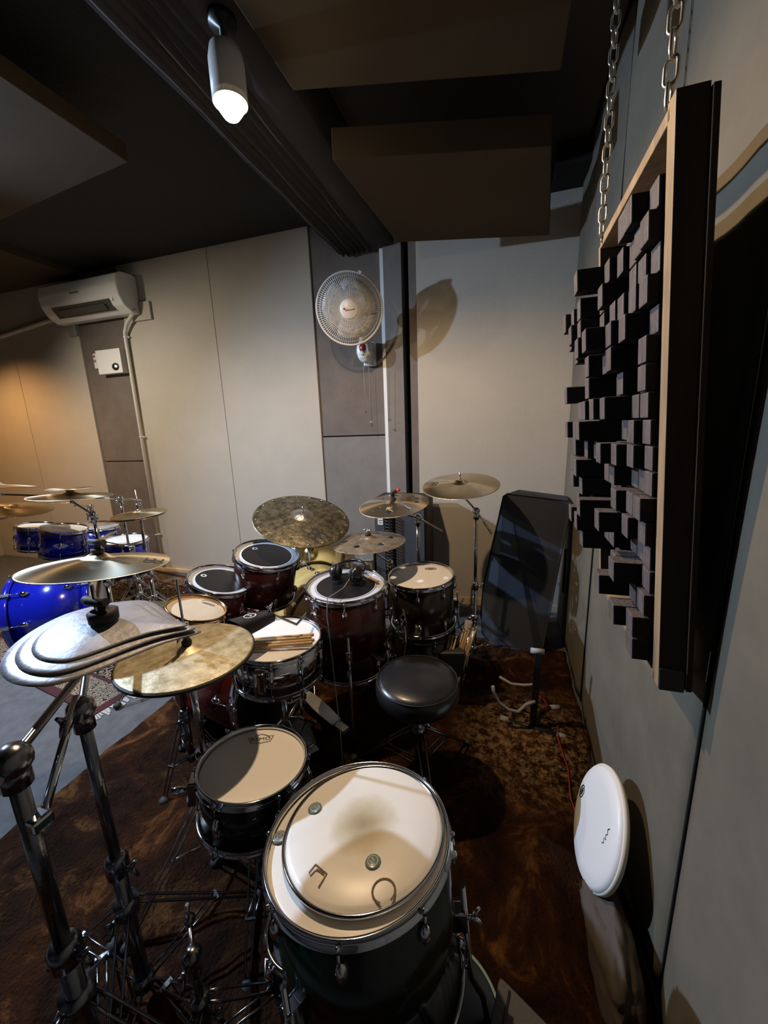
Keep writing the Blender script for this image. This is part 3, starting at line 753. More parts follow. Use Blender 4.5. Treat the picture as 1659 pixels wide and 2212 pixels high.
# -- black tom beside it
t, r, dp = drum('tom', 'black rack tom with coated head on the left of the nearest floor tom', (-0.69, 0.807, 0.51), (0.03, 0.10, 1), 0.322, 0.145, 'shell_black', 'head_coated', 6, rot=0.5, lugstyle='oval')
fn = lambda x, y: V(0.010+x, 0.098+y, dp-0.0018)
mb = MB(); mb.text('REMO', 0.020, lambda x, y: fn(x*1.15, y))
mb.stroke([(-0.036, 0.002), (-0.030, -0.014), (0, -0.017), (0.030, -0.014), (0.036, 0.002)], 0.0022, fn)
mb.stroke([(-0.036, 0.002), (-0.040, 0.012), (-0.026, 0.010), (-0.012, 0.018), (0, 0.024), (0.012, 0.018), (0.026, 0.010), (0.040, 0.012), (0.036, 0.002)], 0.0022, fn); mb.build('printed_logo', 'ink_brown', t, False)
mb = MB(); mb.box((-r-0.012, -0.02, 0.10), (0.03, 0.05, 0.07), bev=0.005); mb.tube([(-r-0.02, -0.02, 0.10), (-r-0.07, -0.03, 0.11)], 0.011, 12); mb.build('mount_bracket', 'chrome', t)
MB().lathe([(0, 0), (0.004, 0), (0.006, 0.003), (0, 0.003)], 12, Matrix.Translation((0.02, -r-0.0, 0.1)) @ Matrix.Rotation(PI/2, 4, 'X')).build('air_vent', 'chrome', t)
# stand carrying that tom
t = cstand('tom_stand', 'low chrome stand holding the black tom beside nearest floor tom', -0.70, 0.795, 0.33, (-0.70, 0.795, 0.345), spread=0.22, rot=0.9, m='chrome_worn', cat='drum stand', feltpos=0.02)
for k in range(3):
    a = 0.4+2*PI*k/3; d = V(math.cos(a), math.sin(a), 0)
    MB().tube([V(0, 0, 0.335)+d*0.01, d*0.10+V(0, 0, 0.345), d*0.155+V(0, 0, 0.352), d*0.160+V(0, 0, 0.385)], 0.006, 8).build('basket_arm', 'chrome', t)

# -- snare, cowbell, sticks
t, r, dp = drum('snare_drum', 'chrome snare drum with white coated head and drumsticks lying on it', (-0.884, 1.267, 0.626), (0.03, 0, 1), 0.37, 0.155, 'chrome', 'head_white', 10, rot=0.1)
mb = MB(); mb.box((0.02, -r-0.018, 0.09), (0.045, 0.03, 0.09), bev=0.006); mb.tube([(0.02, -r-0.035, 0.12), (0.02, -r-0.05, 0.14), (0.02, -r-0.05, 0.05)], 0.006, 8); mb.build('strainer', 'chrome', t)
MB().box((0.02, 0, -0.006), (0.04, 2*r*0.95, 0.004)).build('snare_wires', 'rod_steel', t)
t = thing('snare_stand', 'chrome stand cradling the chrome snare drum', 'drum stand', (-0.884, 1.267, 0))
MB().tube([(0, 0, 0.08), (0, 0, 0.40)], 0.014, 14).build('pole', 'chrome', t)
MB().ball((0, 0, 0.40), 0.03).build('tilter', 'chrome', t)
for k in range(3):
    a = PI/2+2*PI*k/3; d = V(math.cos(a), math.sin(a), 0)
    MB().tube([V(0, 0, 0.41)+d*0.02, d*0.12+V(0, 0, 0.435), d*0.185+V(0, 0, 0.445), d*0.190+V(0, 0, 0.485)], 0.007, 8).build('basket_arm', 'chrome', t)
    lg = MB().tube([V(0, 0, 0.24)+d*0.018, d*0.24+V(0, 0, 0.02)], 0.006, 8).build('leg', 'chrome', t)
    MB().ball(d*0.24+V(0, 0, 0.018), 0.015).build('rubber_foot', 'rubber', lg)
def cowbell():
    a = V(-0.945, 1.085, 0.755); b = V(-0.895, 1.255, 0.735)   # mouth -> closed end
    t = thing('cowbell', 'black cowbell mounted above the chrome snare drum', 'cowbell', tuple(a))
    d = (b-a); ln = d.length; dn = d.normalized(); s = dn.cross(V(0, 0, 1)).normalized(); u = s.cross(dn)
    def rect(p, w_, h_, k=4):
        out = []
        for (sx, sy) in ((1, 1), (-1, 1), (-1, -1), (1, -1)):
            out.append(p+s*w_*sx+u*h_*sy)
        return out
    mb = MB(); n = 28; prev = None
    prof = [(0.0, 0.043, 0.031), (0.0, 0.046, 0.034), (0.55, 0.038, 0.027), (0.97, 0.030, 0.020), (1.0, 0.026, 0.014)]
    prof = [(0.95, 0.030, 0.014)]+[prof[0]]+prof[1:]
    for f, w_, h_ in prof:
        ring = []
        for k in range(n):
            th = 2*PI*k/n; cx, sy = math.cos(th), math.sin(th)
            e = 0.45; px = math.copysign(abs(cx)**e, cx)*w_; py = math.copysign(abs(sy)**e, sy)*h_
            ring.append(mb.bm.verts.new(dn*ln*f+s*px+u*py))
        if prev:
            for k in range(n):
                fc = mb.bm.faces.new((prev[k], prev[(k+1) % n], ring[(k+1) % n], ring[k]))
        prev = ring
    mb.bm.faces.new(prev); mb.build('body', 'black_metal', t)
    f = lambda x, y: dn*(ln*0.42)+s*x*1.0+dn*y+u*(0.0325-0.03*0)
    mb = MB(); mb.stroke([(0.018*math.cos(k*PI/12), 0.024*math.sin(k*PI/12)) for k in range(25)], 0.004, f)
    mb.stroke([(-0.008, -0.004), (0, 0.008), (0.008, -0.004)], 0.004, f); mb.build('logo', 'ink_white', t, False)
    mb = MB(); mb.tube([dn*ln*0.9+u*0.01, dn*ln*1.05+u*0.0, V(-0.79, 1.27, 0.70)-a, V(-0.775, 1.33, 0.72)-a, V(-0.80, 1.44, 0.66)-a, V(-0.82, 1.475, 0.60)-a], 0.006, 8)
    mb.build('mounting_rod', 'chrome', t)
    wingnut(dn*ln*0.95+u*0.02, u, t)
cowbell()
def stick(lab, tip, butt, group=None, m='wood_stick', r0=0.0072, name='drumstick'):
    tip, butt = V(tip), V(butt); t = thing(name, lab, 'drumstick', tuple(butt), group=group)
    d = tip-butt
    MB().tube([(0, 0, 0), d*0.01, d*0.65, d*0.93], [r0*0.8, r0, r0, r0*0.42], 12).build('shaft', m, t)
    dn = d.normalized(); q = Vector((0, 0, 1)).rotation_difference(dn).to_matrix().to_4x4()
    MB().lathe([(0, 0), (r0*0.4, 0.001), (r0*0.72, 0.009), (r0*0.5, 0.016), (0, 0.018)], 12, Matrix.Translation(d*0.925) @ q).build('tip', m, t)
for k, (a, b) in enumerate((((-1.08, 1.17, 0.637), (-0.735, 1.305, 0.642)), ((-1.085, 1.155, 0.637), (-0.735, 1.285, 0.642)), ((-1.06, 1.135, 0.637), (-0.715, 1.268, 0.642)), ((-1.055, 1.118, 0.637), (-0.712, 1.248, 0.642)))):
    stick(['wooden drumstick on the snare drum, farthest of the four', 'wooden drumstick on the snare drum, second farthest of the four', 'wooden drumstick on the snare drum, second nearest of the four', 'wooden drumstick on the snare drum, nearest of the four'][k], a, b, 'drumsticks on the snare drum')

# -- main kit: kick, two rack toms, floor tom, second floor tom, copper snare
def kick(name, label, c, ax, dia, depth, shell, hoopm, head, nl=8, fhead='head_black', group=None, clawm='chrome'):
    """bass drum: c = centre of the batter side, ax = direction from batter to front"""
    ax = V(ax).normalized()
    t = thing(name, label, 'bass drum', tuple(V(c)), ax, group); r = dia/2-0.014
    MB().lathe([(r, 0.03), (r, depth-0.03), (r-0.008, depth-0.03), (r-0.008, 0.03)], 80, closed=True).build('shell', shell, t)
    for z0 in (0.0, depth-0.04):
        MB().lathe([(r+0.002, z0), (r+0.014, z0+0.002), (r+0.014, z0+0.038), (r+0.002, z0+0.04)], 80, closed=True).build('hoop', hoopm, t)
    MB().lathe([(0, 0.012), (r, 0.014), (r+0.004, 0.02)], 72).build('batter_head', head, t, False)
    MB().lathe([(0, depth-0.012), (r, depth-0.014), (r+0.004, depth-0.02)], 72).build('front_head', fhead, t, False)
    protos = []
    for zc, sg in ((0.0, 1), (depth, -1)):
        cm = MB(); cm.box((r+0.018, 0, zc+0.02*sg), (0.010, 0.026, 0.05), bev=0.003)
        cm.tube([(r+0.020, 0, zc), (r+0.020, 0, zc+0.11*sg)], 0.003, 6); cm.ball((r+0.020, 0, zc-0.005*sg), 0.010)
        protos.append(cm.build('claw', clawm, t))
        protos.append(MB().ball((r+0.008, 0, zc+0.12*sg), 0.02, (0.8, 0.8, 1.4)).build('lug', clawm, t))
    for k in range(1, nl):
        mt = Matrix.Rotation(2*PI*k/nl, 4, 'Z')
        for pr in protos: share(pr.data, pr.name.split('.')[0], t, mt)
    return t, r
t, r = kick('bass_drum', 'red bass drum under the snare with black batter head', (-1.03, 1.44, 0.275), (-1, 0.16, 0.0), 0.53, 0.42, 'shell_red', 'chrome', 'head_black', 8)
tA, rA, dA = drum('tom', 'wine red rack tom, rear of the two with large black dots', (-1.214, 1.723, 0.822), (0.25, -0.06, 1), 0.35, 0.25, 'shell_wine', 'head_ring', 6, rot=0.4, lugstyle='oval', dot=(0.80, 'head_black'), ring=(0.80, 0.84, 'ink_white'))
tB, rB, dB = drum('tom', 'wine red rack tom, nearer left of the two with large black dots', (-1.383, 1.551, 0.73), (0.31, 0.06, 1), 0.335, 0.18, 'shell_wine', 'head_ring', 6, rot=0.9, lugstyle='oval', dot=(0.79, 'head_black'))
for tt, rr, dd in ((tA, rA, dA), (tB, rB, dB)):
    mb = MB(); f = lambda x, y: V(-0.075+x, 0.055+y, dd-0.0018)
    mb.stroke([(0.010*math.cos(k*PI/8)*(1+0.25*(k % 2)), 0.010*math.sin(k*PI/8)*(1+0.25*(k % 2))) for k in range(17)], 0.006, f); mb.build('printed_logo', 'ink_white', tt, False)
t, r, dp = drum('floor_tom', 'dark sunburst floor tom with headphones lying on its black head', (-0.69, 1.559, 0.762), (0.017, -0.05, 1), 0.38, 0.40, 'shell_burst', 'head_ring', 8, rot=0.35, lugstyle='oval', dot=(0.80, 'head_black'), ring=(0.765, 0.785, 'ink_white'))
legs3(t, r, dp, 0.362, (0.6, 2.7, 4.75))
t, r, dp = drum('floor_tom', 'dark green floor tom with white head right of the sunburst one', (-0.413, 1.924, 0.688), (-0.03, -0.06, 1), 0.36, 0.27, 'shell_forest', 'head_white', 8, rot=0.1, lugstyle='oval')
legs3(t, r, dp, 0.418, (0.1, 2.2, 4.3))
mb = MB(); f = lambda x, y: V(0.045+x, 0.095+y*0.6, dp-0.0018)
for y_ in (-0.010, 0, 0.010): mb.stroke([(-0.022+abs(y_)*0.6, y_), (0.022-abs(y_)*0.6, y_)], 0.005, f)
mb.stroke([(0.030*math.cos(k*PI/12), 0.022*math.sin(k*PI/12)) for k in range(25)], 0.005, f); mb.build('printed_logo', 'ink_brown', t, False)
t, r, dp = drum('bass_drum', 'black drum shell under the dark green floor tom', (-0.40, 1.93, 0.385), (0, 0, 1), 0.34, 0.33, 'shell_black', 'head_black', 6, hoop='black_metal', lugm='black_metal', cat='drum', lugstyle='oval')
t, r, dp = drum('snare_drum', 'small copper hooped snare drum in front of the black dot toms', (-1.256, 1.239, 0.734), (0.30, 0.16, 1), 0.258, 0.11, 'shell_wine', 'head_amber', 8, hoop='hoop_copper', rot=0.2)
mb = MB(); f = lambda x, y: V(0.015+x, 0.085+y, dp-0.0018)
mb.text('REMO', 0.020, lambda x, y: f(x, y-0.012), 0); mb.stroke([(-0.04, -0.005), (-0.03, 0.014), (0, 0.020), (0.03, 0.016), (0.036, 0.004)], 0.003, f); mb.stroke([(-0.035, -0.014), (0.03, -0.013)], 0.002, f)
mb.build('printed_logo', 'ink', t, False)
# rack for the toms
def dtube(name, label, pts, r, cat, m='chrome', parts=None):
    b = V(pts[0]); t = thing(name, label, cat, (b.x, b.y, 0)); B = V(b.x, b.y, 0)
    MB().tube([V(p)-B for p in pts], r, 12).build('pole', m, t); return t, B
t, B = dtube('tom_rack', 'chrome double tom holder rising from the red bass drum', [(-1.30, 1.50, 0.53), (-1.30, 1.62, 0.58), (-1.30, 1.66, 0.62)], 0.012, 'tom holder')
MB().tube([V(-1.30, 1.66, 0.60)-B, V(-1.24, 1.68, 0.62)-B], 0.009, 10).build('arm', 'chrome', t); MB().tube([V(-1.30, 1.64, 0.60)-B, V(-1.34, 1.60, 0.58)-B], 0.009, 10).build('arm', 'chrome', t)
cstand('snare_stand', 'chrome stand under the copper hoop side snare drum', -1.285, 1.12, 0.56, (-1.28, 1.19, 0.615), boom=0.02, spread=0.16, rot=-1.57, m='chrome_worn', cat='drum stand', feltpos=0.02)
# red wood block by the dark cymbal
t = thing('wood_block', 'small red wood block clamped beside the copper hoop snare', 'wood block', (-1.285, 1.085, 0.50))
MB().box((0.02, -0.03, 0.215), (0.075, 0.045, 0.032), Matrix.Rotation(-0.5, 3, 'Z'), bev=0.006).build('block', 'shell_red', t)
MB().tube([(0.015, -0.03, 0.20), (0.0, -0.02, 0.10), (0.0, 0.02, 0.02)], 0.005, 8).build('rod', 'chrome', t); MB().box((0, 0.028, 0.02), (0.034, 0.03, 0.03), bev=0.004).build('clamp', 'chrome', t)

# -- yellow bass drum standing behind and the brass cymbal
kick('bass_drum', 'yellow bass drum standing behind the sunburst floor tom', (-0.97, 1.985, 0.31), (-0.78, 0.62, 0.0), 0.60, 0.36, 'shell_yellow', 'hoop_wood', 'shell_yellow', 8, fhead='head_white', clawm='chrome')

# headphones and odds on the sunburst floor tom
def headphones():
    c = V(-0.695, 1.585, 0.767)
    t = thing('headphones', 'black headphones lying on the sunburst floor tom', 'headphones', tuple(c))
    for sx, rz in ((-0.052, 0.9), (0.050, -0.55)):
        q = Matrix.Translation((sx, -0.005*sx, 0.042)) @ Matrix.Rotation(rz*0.25, 4, 'Z') @ Matrix.Rotation(PI/2*(1 if sx > 0 else -1), 4, 'Y')
        cup = MB().lathe([(0, 0.028), (0.024, 0.027), (0.036, 0.018), (0.040, 0.004), (0.040, -0.004), (0, -0.004)], 30, q).build('ear_cup', 'leather', t)
        MB().lathe([(0.018, -0.004), (0.036, -0.004), (0.040, -0.012), (0.034, -0.022), (0.020, -0.020)], 30, q, closed=True).build('ear_cushion', 'cab_black', cup)
    mb = MB(); mb.tube([(0.075*math.cos(a)*1.0, 0.02+0.105*math.sin(a), 0.052+0.01*math.sin(a)) for a in [PI*i/14 for i in range(15)]], 0.008, 10); mb.build('headband', 'leather', t)
    MB().tube([(0.03, -0.03, 0.03), (0.02, -0.09, 0.006), (0.005, -0.165, 0.007), (0.0, -0.216, 0.012), (-0.002, -0.222, -0.06), (0.01, -0.225, -0.30), (0.03, -0.24, -0.62), (0.06, -0.30, -0.735)], 0.0022, 6).build('cable', 'plastic_grey', t)
headphones()
stick('wooden drumstick lying on the sunburst floor tom behind headphones', (-0.64, 1.665, 0.772), (-0.545, 1.60, 0.772), r0=0.007)
tag(MB().tube([(-0.80, 1.645, 0.772), (-0.735, 1.605, 0.772)], 0.003, 8).build('steel_rod', 'rod_steel'), 'thin steel rod lying beside headphones on the sunburst floor tom', 'rod')

# ------------------------------------------------------------------ cymbals of the main kit
t, sf = cymbal('crash_cymbal', 'shiny bronze crash cymbal high at left above the grey stacked cymbals', (-1.381, 0.958, 1.021), (0.0, 0.112, 1), 0.457, 'bronze_bright', bow=0.030, bell=0.018)
hexlogo(t, sf, 0.155, 0.09, 0.060, 2.2)
mb = MB(); mb.lathe([(0.0045, 0.05), (0.021, 0.05), (0.021, 0.062), (0.0045, 0.062)], 20, closed=True); mb.lathe([(0, 0.062), (0.010, 0.062), (0.010, 0.085), (0, 0.085)], 12)
mb.tube([(-0.034, 0, 0.086), (0.034, 0, 0.086)], 0.011, 12); mb.build('wing_nut', 'rubber', t)
t, sf = cymbal('hi_hat_cymbal', 'mottled old hi-hat cymbals on rod in front of the snare', (-0.917, 0.847, 0.812), (0.015, 0.02, 1), 0.384, 'bronze_patina', bow=0.016, bell=0.012)
MB().lathe([(0.006, -0.030), (0.05, -0.030), (0.192, -0.013), (0.1965, -0.009), (0.1965, -0.003), (0.192, -0.0015), (0.05, -0.016), (0.006, -0.018)], 96, closed=True).build('bottom_cymbal', 'cab_black', t)
mb = MB(); mb.lathe([(0, 0.028), (0.014, 0.028), (0.015, 0.040), (0.010, 0.046), (0.009, 0.085), (0, 0.085)], 18); mb.build('clutch', 'cab_black', t)
MB().lathe([(0, 0.060), (0.012, 0.060), (0.012, 0.10), (0, 0.10)], 18).build('clutch_nut', 'chrome', t)
wingnut((0.0, -0.012, 0.075), (0.3, -1, 0), t)
# hi-hat stand
t = thing('hi_hat_stand', 'chrome hi-hat stand with pull rod under the mottled hi-hats', 'hi-hat stand', (-0.917, 0.847, 0)); 
MB().tube([(0, 0, 0.05), (0, 0, 0.45)], 0.016, 14).build('lower_pole', 'chrome', t); MB().tube([(0, 0, 0.42), (0, 0, 0.775)], 0.0115, 14).build('upper_pole', 'chrome', t)
MB().tube([(0, 0, 0.77), (0, 0, 1.055)], 0.0035, 8).build('pull_rod', 'rod_steel', t)
MB().lathe([(0, 0.755), (0.024, 0.755), (0.028, 0.775), (0, 0.778)], 20).build('seat_cup', 'cab_black', t)
hb = MB().lathe([(0, 0.415), (0.026, 0.415), (0.026, 0.46), (0, 0.46)], 18).build('collar', 'chrome', t); wingnut((0.025, 0, 0.44), (1, 0.2, 0), hb)
for k, a in enumerate((2.5, 4.4, 0.2)):
    d = V(math.cos(a), math.sin(a), 0); s = V(-math.sin(a), math.cos(a), 0); mb = MB()
    for sg in (-1, 1): mb.tube([d*0.025+V(0, 0, 0.33)+s*0.012*sg, d*0.12+V(0, 0, 0.20)+s*0.013*sg, d*0.30+V(0, 0, 0.02)+s*0.004*sg], 0.004, 6)
    lg = mb.build('leg', 'chrome', t); MB().ball(d*0.30+V(0, 0, 0.018), 0.017).build('rubber_foot', 'rubber', lg)
    MB().tube([V(0, 0, 0.10), d*0.15+V(0, 0, 0.165)], 0.004, 6).build('brace', 'chrome', t)
def pedal(name, label, heel, toe, m, w0=0.05, plate='black_metal', beater=True, group=None):
    heel, toe = V(heel), V(toe); t = thing(name, label, 'pedal', tuple(heel)); d = toe-heel; dh = V(d.x, d.y, 0).normalized(); s = V(-dh.y, dh.x, 0)
    mb = MB(); hw = w0
    # footboard: tapering plank, curved outline
    pts = []
    N_ = 12
    for i in range(N_+1):
        u = i/N_; wd = hw*(0.62+0.38*math.sin(PI*(0.15+0.75*u))) if u < 0.95 else hw*0.62
        p = d*(0.22+0.78*u); pts.append((p, wd))
    bot = [(mb.bm.verts.new(p+s*wd/1-V(0, 0, 0.004)), mb.bm.verts.new(p-s*wd-V(0, 0, 0.004)), mb.bm.verts.new(p-s*wd+V(0, 0, 0.004)), mb.bm.verts.new(p+s*wd+V(0, 0, 0.004))) for p, wd in pts]
    for a, b in zip(bot, bot[1:]):
        for i in range(4): mb.bm.faces.new((a[i], a[(i+1) % 4], b[(i+1) % 4], b[i]))
    mb.bm.faces.new(bot[0]); mb.bm.faces.new(bot[-1]); mb.build('footboard', m, t)
    R_ = Matrix((dh, s, V(0, 0, 1))).transposed()
    MB().box(d*0.10, (d.length*0.20, hw*1.25, 0.012), R_, bev=0.003).build('heel_plate', m, t)
    MB().tube([d*0.2+s*hw*0.7, d*0.2-s*hw*0.7], 0.005, 8).build('hinge', 'chrome', t)
    MB().box(V(d.x*0.55, d.y*0.55, -heel.z+0.035), (d.length*1.15, 0.02, 0.008), R_).build('base_plate', plate, t)
    if beater:
        e = V(d.x, d.y, 0)*1.06
        for sg in (-1, 1): MB().tube([e+s*hw*1.1*sg+V(0, 0, -heel.z+0.03), e+s*hw*1.1*sg+V(0, 0, 0.13)], 0.008, 8).build('post', 'chrome', t)
        MB().tube([e+s*hw*1.2+V(0, 0, 0.125), e-s*hw*1.2+V(0, 0, 0.125)], 0.007, 8).build('axle', 'chrome', t)
        b = MB().tube([e+V(0, 0, 0.125), e-dh*0.02+V(0, 0, 0.25)], 0.003, 6).build('beater_rod', 'chrome', t)
        MB().tube([e-dh*0.04+V(0, 0, 0.25), e+dh*0.015+V(0, 0, 0.25)], 0.02, 14).build('beater', 'pad_fabric', b)
        MB().tube([e+s*hw*1.15+V(0, 0, 0.11), e+s*hw*1.15+V(0, 0, 0.02)], 0.006, 8).build('spring', 'rod_steel', t)
    return t
pedal('hi_hat_pedal', 'long pale metal pedal footboard on the rug right of the snare', (-0.69, 1.46, 0.05), (-0.98, 1.60, 0.10), 'metal_line', 0.034, beater=False)
pedal('bass_drum_pedal', 'dark bass drum pedal with chrome posts in front of red bass drum', (-0.775, 1.30, 0.05), (-0.95, 1.43, 0.10), 'chrome_worn', 0.04)

t, sf = cymbal('ride_cymbal', 'large dark mottled ride cymbal with rivets in front of pale wall', (-1.078, 1.887, 0.982), (0.311, -0.255, 1), 0.533, 'bronze_dark', bow=0.030, bell=0.014, bellmat='bronze_bell')
for k in range(20):
    a = 2*PI*k/20; p = sf(0.245*math.cos(a), 0.245*math.sin(a), 0.0)
    if k == 0: rv = MB().lathe([(0, 0.0035), (0.003, 0.003), (0.0045, 0.0), (0.0018, -0.001), (0.0018, -0.010), (0, -0.010)], 10).build('rivet', 'brass_gold', t); rv.matrix_local = Matrix.Translation(p)
    else: share(rv.data, 'rivet', t, Matrix.Translation(p))
hexlogo(t, sf, 0.150, -0.115, 0.085, -0.15)
def turned(ang, cx, cy, sf_): 
    ca, sa = math.cos(ang), math.sin(ang); return lambda x, y: sf_(cx+ca*x-sa*y, cy+sa*x+ca*y)
mb = MB(); f = turned(0.62, -0.115, 0.098, sf)
mb.stroke([(-0.060, -0.018), (-0.056, 0.026)], 0.004, f); mb.stroke([(-0.064, 0.024), (-0.040, 0.030), (-0.040, 0.008), (-0.055, 0.004), (-0.034, -0.002), (-0.036, -0.020), (-0.060, -0.018)], 0.004, f)
mb.stroke([(-0.026, 0.006), (-0.024, -0.010), (-0.014, 0.004), (-0.018, -0.024)], 0.003, f); mb.stroke([(-0.010, 0.004), (0.002, 0.006), (-0.006, -0.010), (0.006, -0.008)], 0.003, f)
mb.stroke([(0.010, 0.002), (0.016, 0.006), (0.012, -0.008), (0.022, 0.004), (0.026, -0.008), (0.034, 0.006), (0.034, -0.006), (0.046, 0.008), (0.050, -0.002), (0.062, 0.008)], 0.0028, f); mb.build('lettering', 'ink', t, False)
mb = MB(); f = turned(0.0, 0.005, 0.130, sf); mb.stroke([(0.018, 0.010), (-0.004, 0.014), (-0.016, 0.004), (-0.006, -0.008), (0.008, -0.004), (0.018, -0.010)], 0.004, f); mb.build('lettering', 'ink', t, False)
MB().tube([(0, 0, 0.030), (0, 0, 0.085)], 0.0042, 10).build('threaded_rod', 'rod_steel', t)
cstand('cymbal_stand', 'chrome boom stand carrying the large dark ride cymbal', -1.36, 2.44, 0.78, (-1.078, 1.887, 0.985), boom=0.05, rot=0.7, spread=0.2, feltpos=0.02)

def effholes(x, y):
    r = math.hypot(x, y); a = math.degrees(math.atan2(y, x)) % 360
    for k in range(4):
        ac = math.radians(50+90*k); u = x*math.cos(ac)+y*math.sin(ac); v = -x*math.sin(ac)+y*math.cos(ac)
        if 0.095 < u < 0.155 and abs(v) < 0.0065: return True
        ac = math.radians(5+90*k); u = x*math.cos(ac)+y*math.sin(ac); v = -x*math.sin(ac)+y*math.cos(ac)
        if (u-0.135)**2+v*v < 0.016**2 and k in (3, 1, 0): return True
    return False
t, sf = cymbal('effects_cymbal', 'golden cymbal with slots and round holes below the wall fan', (-0.609, 2.128, 1.029), (-0.047, -0.165, 1), 0.406, 'bronze', bow=0.018, bell=0.014, holes=effholes)
hexlogo(t, sf, 0.0, -0.095, 0.030, 0.0, 'ink_gold'); hexlogo(t, sf, 0.125, 0.075, 0.030, 0.6)
topnut(t, 0.03)
mb = MB(); mb.tube([(-0.004, 0, 0.05), (0.0, 0, 0.075), (0.03, 0.0, 0.085)], [0.012, 0.013, 0.008], 10); b = mb.build('drum_key', 'cab_black', t)
MB().tube([(0.030, 0, 0.085), (0.045, 0, 0.092)], 0.010, 10).build('red_grip', 'led_red', b)
cstand('cymbal_stand', 'chrome boom stand in front of the dark speaker cabinet', -0.52, 2.36, 0.90, (-0.609, 2.128, 1.03), boom=0.34, rot=0.5, r=0.014)
def ovholes(x, y):
    for k in range(6):
        ac = math.radians(22+60*k); u = x*math.cos(ac)+y*math.sin(ac); v = -x*math.sin(ac)+y*math.cos(ac)
        if ((u-0.125)/0.016)**2+(v/0.016)**2 < 1: return True
    return False
t, sf = cymbal('effects_cymbal', 'rough brown cymbal with round holes partly under the ride cymbal', (-0.697, 1.91, 0.865), (-0.031, -0.019, 1), 0.406, 'bronze_oval', bow=0.024, bell=0.014, holes=ovholes)
topnut(t, 0.036)
cstand('cymbal_stand', 'slim chrome stand under the rough brown holed cymbal', -0.62, 2.05, 0.70, (-0.697, 1.91, 0.862), boom=0.04, rot=0.1, r=0.011)
t, sf = cymbal('crash_cymbal', 'gleaming gold crash cymbal on boom stand by the back right wall', (-0.251, 2.323, 1.116), (-0.025, -0.20, 1), 0.457, 'bronze', bow=0.022, bell=0.016)
hexlogo(t, sf, -0.165, 0.0, 0.055, 2.9)
MB().tube([(0, 0, 0.030), (0, 0, 0.082)], 0.0042, 10).build('threaded_rod', 'rod_steel', t)
cstand('cymbal_stand', 'tall chrome boom stand under the gleaming gold crash cymbal', -0.152, 2.27, 0.975, (-0.251, 2.323, 1.105), boom=0.16, rot=-1.75, r=0.0115, spread=0.28, legz=0.30, feltpos=0.0)
t, sf = cymbal('crash_cymbal', 'dark green-brown low cymbal behind the grey stacked cymbals', (-1.95, 1.535, 0.493), (0.069, 0.125, 1), 0.36, 'bronze_dark', bow=0.02, bell=0.014)
topnut(t, 0.032)
cstand('cymbal_stand', 'short chrome stand under the low dark cymbal', -1.95, 1.535, 0.44, (-1.95, 1.535, 0.49), rot=0.2, r=0.011, spread=0.2, legz=0.2, feltpos=0.03)
# brass cymbal leaning upright behind the yellow drum
t, sf = cymbal('brass_cymbal', 'polished brass cymbal standing upright behind the yellow bass drum', (-1.42, 2.58, 0.53), (0.35, -1, 0.22), 0.50, 'brass_gold', bow=0.02, bell=0.02)
mb = MB()
for k in range(40):
    a = -0.5+1.3*k/40; mb.stroke([(0.19*math.cos(a), 0.19*math.sin(a)), (0.235*math.cos(a), 0.235*math.sin(a))], 0.003, sf)
mb.build('hammered_rays', 'ink_gold', t, False)

# ------------------------------------------------------------------ grey stacked cymbals on the left
def stack():
    c = V(-0.888, 0.592, 1.024)
    t = thing('stacked_cymbals', 'three grey teardrop shaped cymbals stacked under a black wing nut', 'cymbal', tuple(c))
    u = V(0.93, 0.36, -0.06).normalized(); v = V(-0.36, 0.93, 0.02).normalized(); nn = u.cross(v).normalized()
    def plate(scale, h, name, tip, tear=1.0):
        mb = MB(); N_ = 96; rings = 12; c0 = mb.bm.verts.new(nn*(h+0.012)); prev = None
        for i in range(1, rings+1):
            f = i/rings; row = []
            for k in range(N_):
                a = 2*PI*k/N_
                rr = 0.162*scale
                x, y = rr*math.cos(a), rr*0.98*math.sin(a)
                # draw the right hand side out to a point
                k_ = max(0, math.cos(a-0.0))**5
                x += tip*k_*tear; y *= (1-0.72*max(0, math.cos(a))**1.6)
                z = h+0.012*(1-f**1.5)-0.035*(f**2)*max(0, -math.sin(a+0.6))*0.4
                row.append(mb.bm.verts.new(u*(x*f)+v*(y*f)+nn*z))
            if prev is None:
                for k in range(N_):
                    fc = mb.bm.faces.new((c0, row[k], row[(k+1) % N_])); fc.smooth = True
            else:
                for k in range(N_):
                    fc = mb.bm.faces.new((prev[k], row[k], row[(k+1) % N_], prev[(k+1) % N_])); fc.smooth = True
            prev = row
        o = mb.build(name, 'stack_metal', t); sm = o.modifiers.new('s', 'SOLIDIFY'); sm.thickness = 0.0015
    plate(1.08, 0.0, 'bottom_plate', 0.050); plate(0.93, 0.009, 'middle_plate', 0.062); plate(0.76, 0.018, 'top_plate', 0.072)
    mb = MB(); mb.lathe([(0, 0.034), (0.030, 0.034), (0.031, 0.056), (0.024, 0.060), (0.012, 0.062), (0.012, 0.085), (0, 0.088)], 24, Matrix.Translation(u*0.012))
    mb.tube([V(-0.034, 0, 0.082), V(-0.018, 0, 0.078), V(0.018, 0, 0.078), V(0.034, 0, 0.082)], [0.009, 0.011, 0.011, 0.009], 12); mb.build('wing_nut', 'rubber', t)
    MB().tube([(0, 0, -0.02), (0, 0, 0.12)], 0.0045, 8).build('threaded_rod', 'rod_steel', t)
stack()

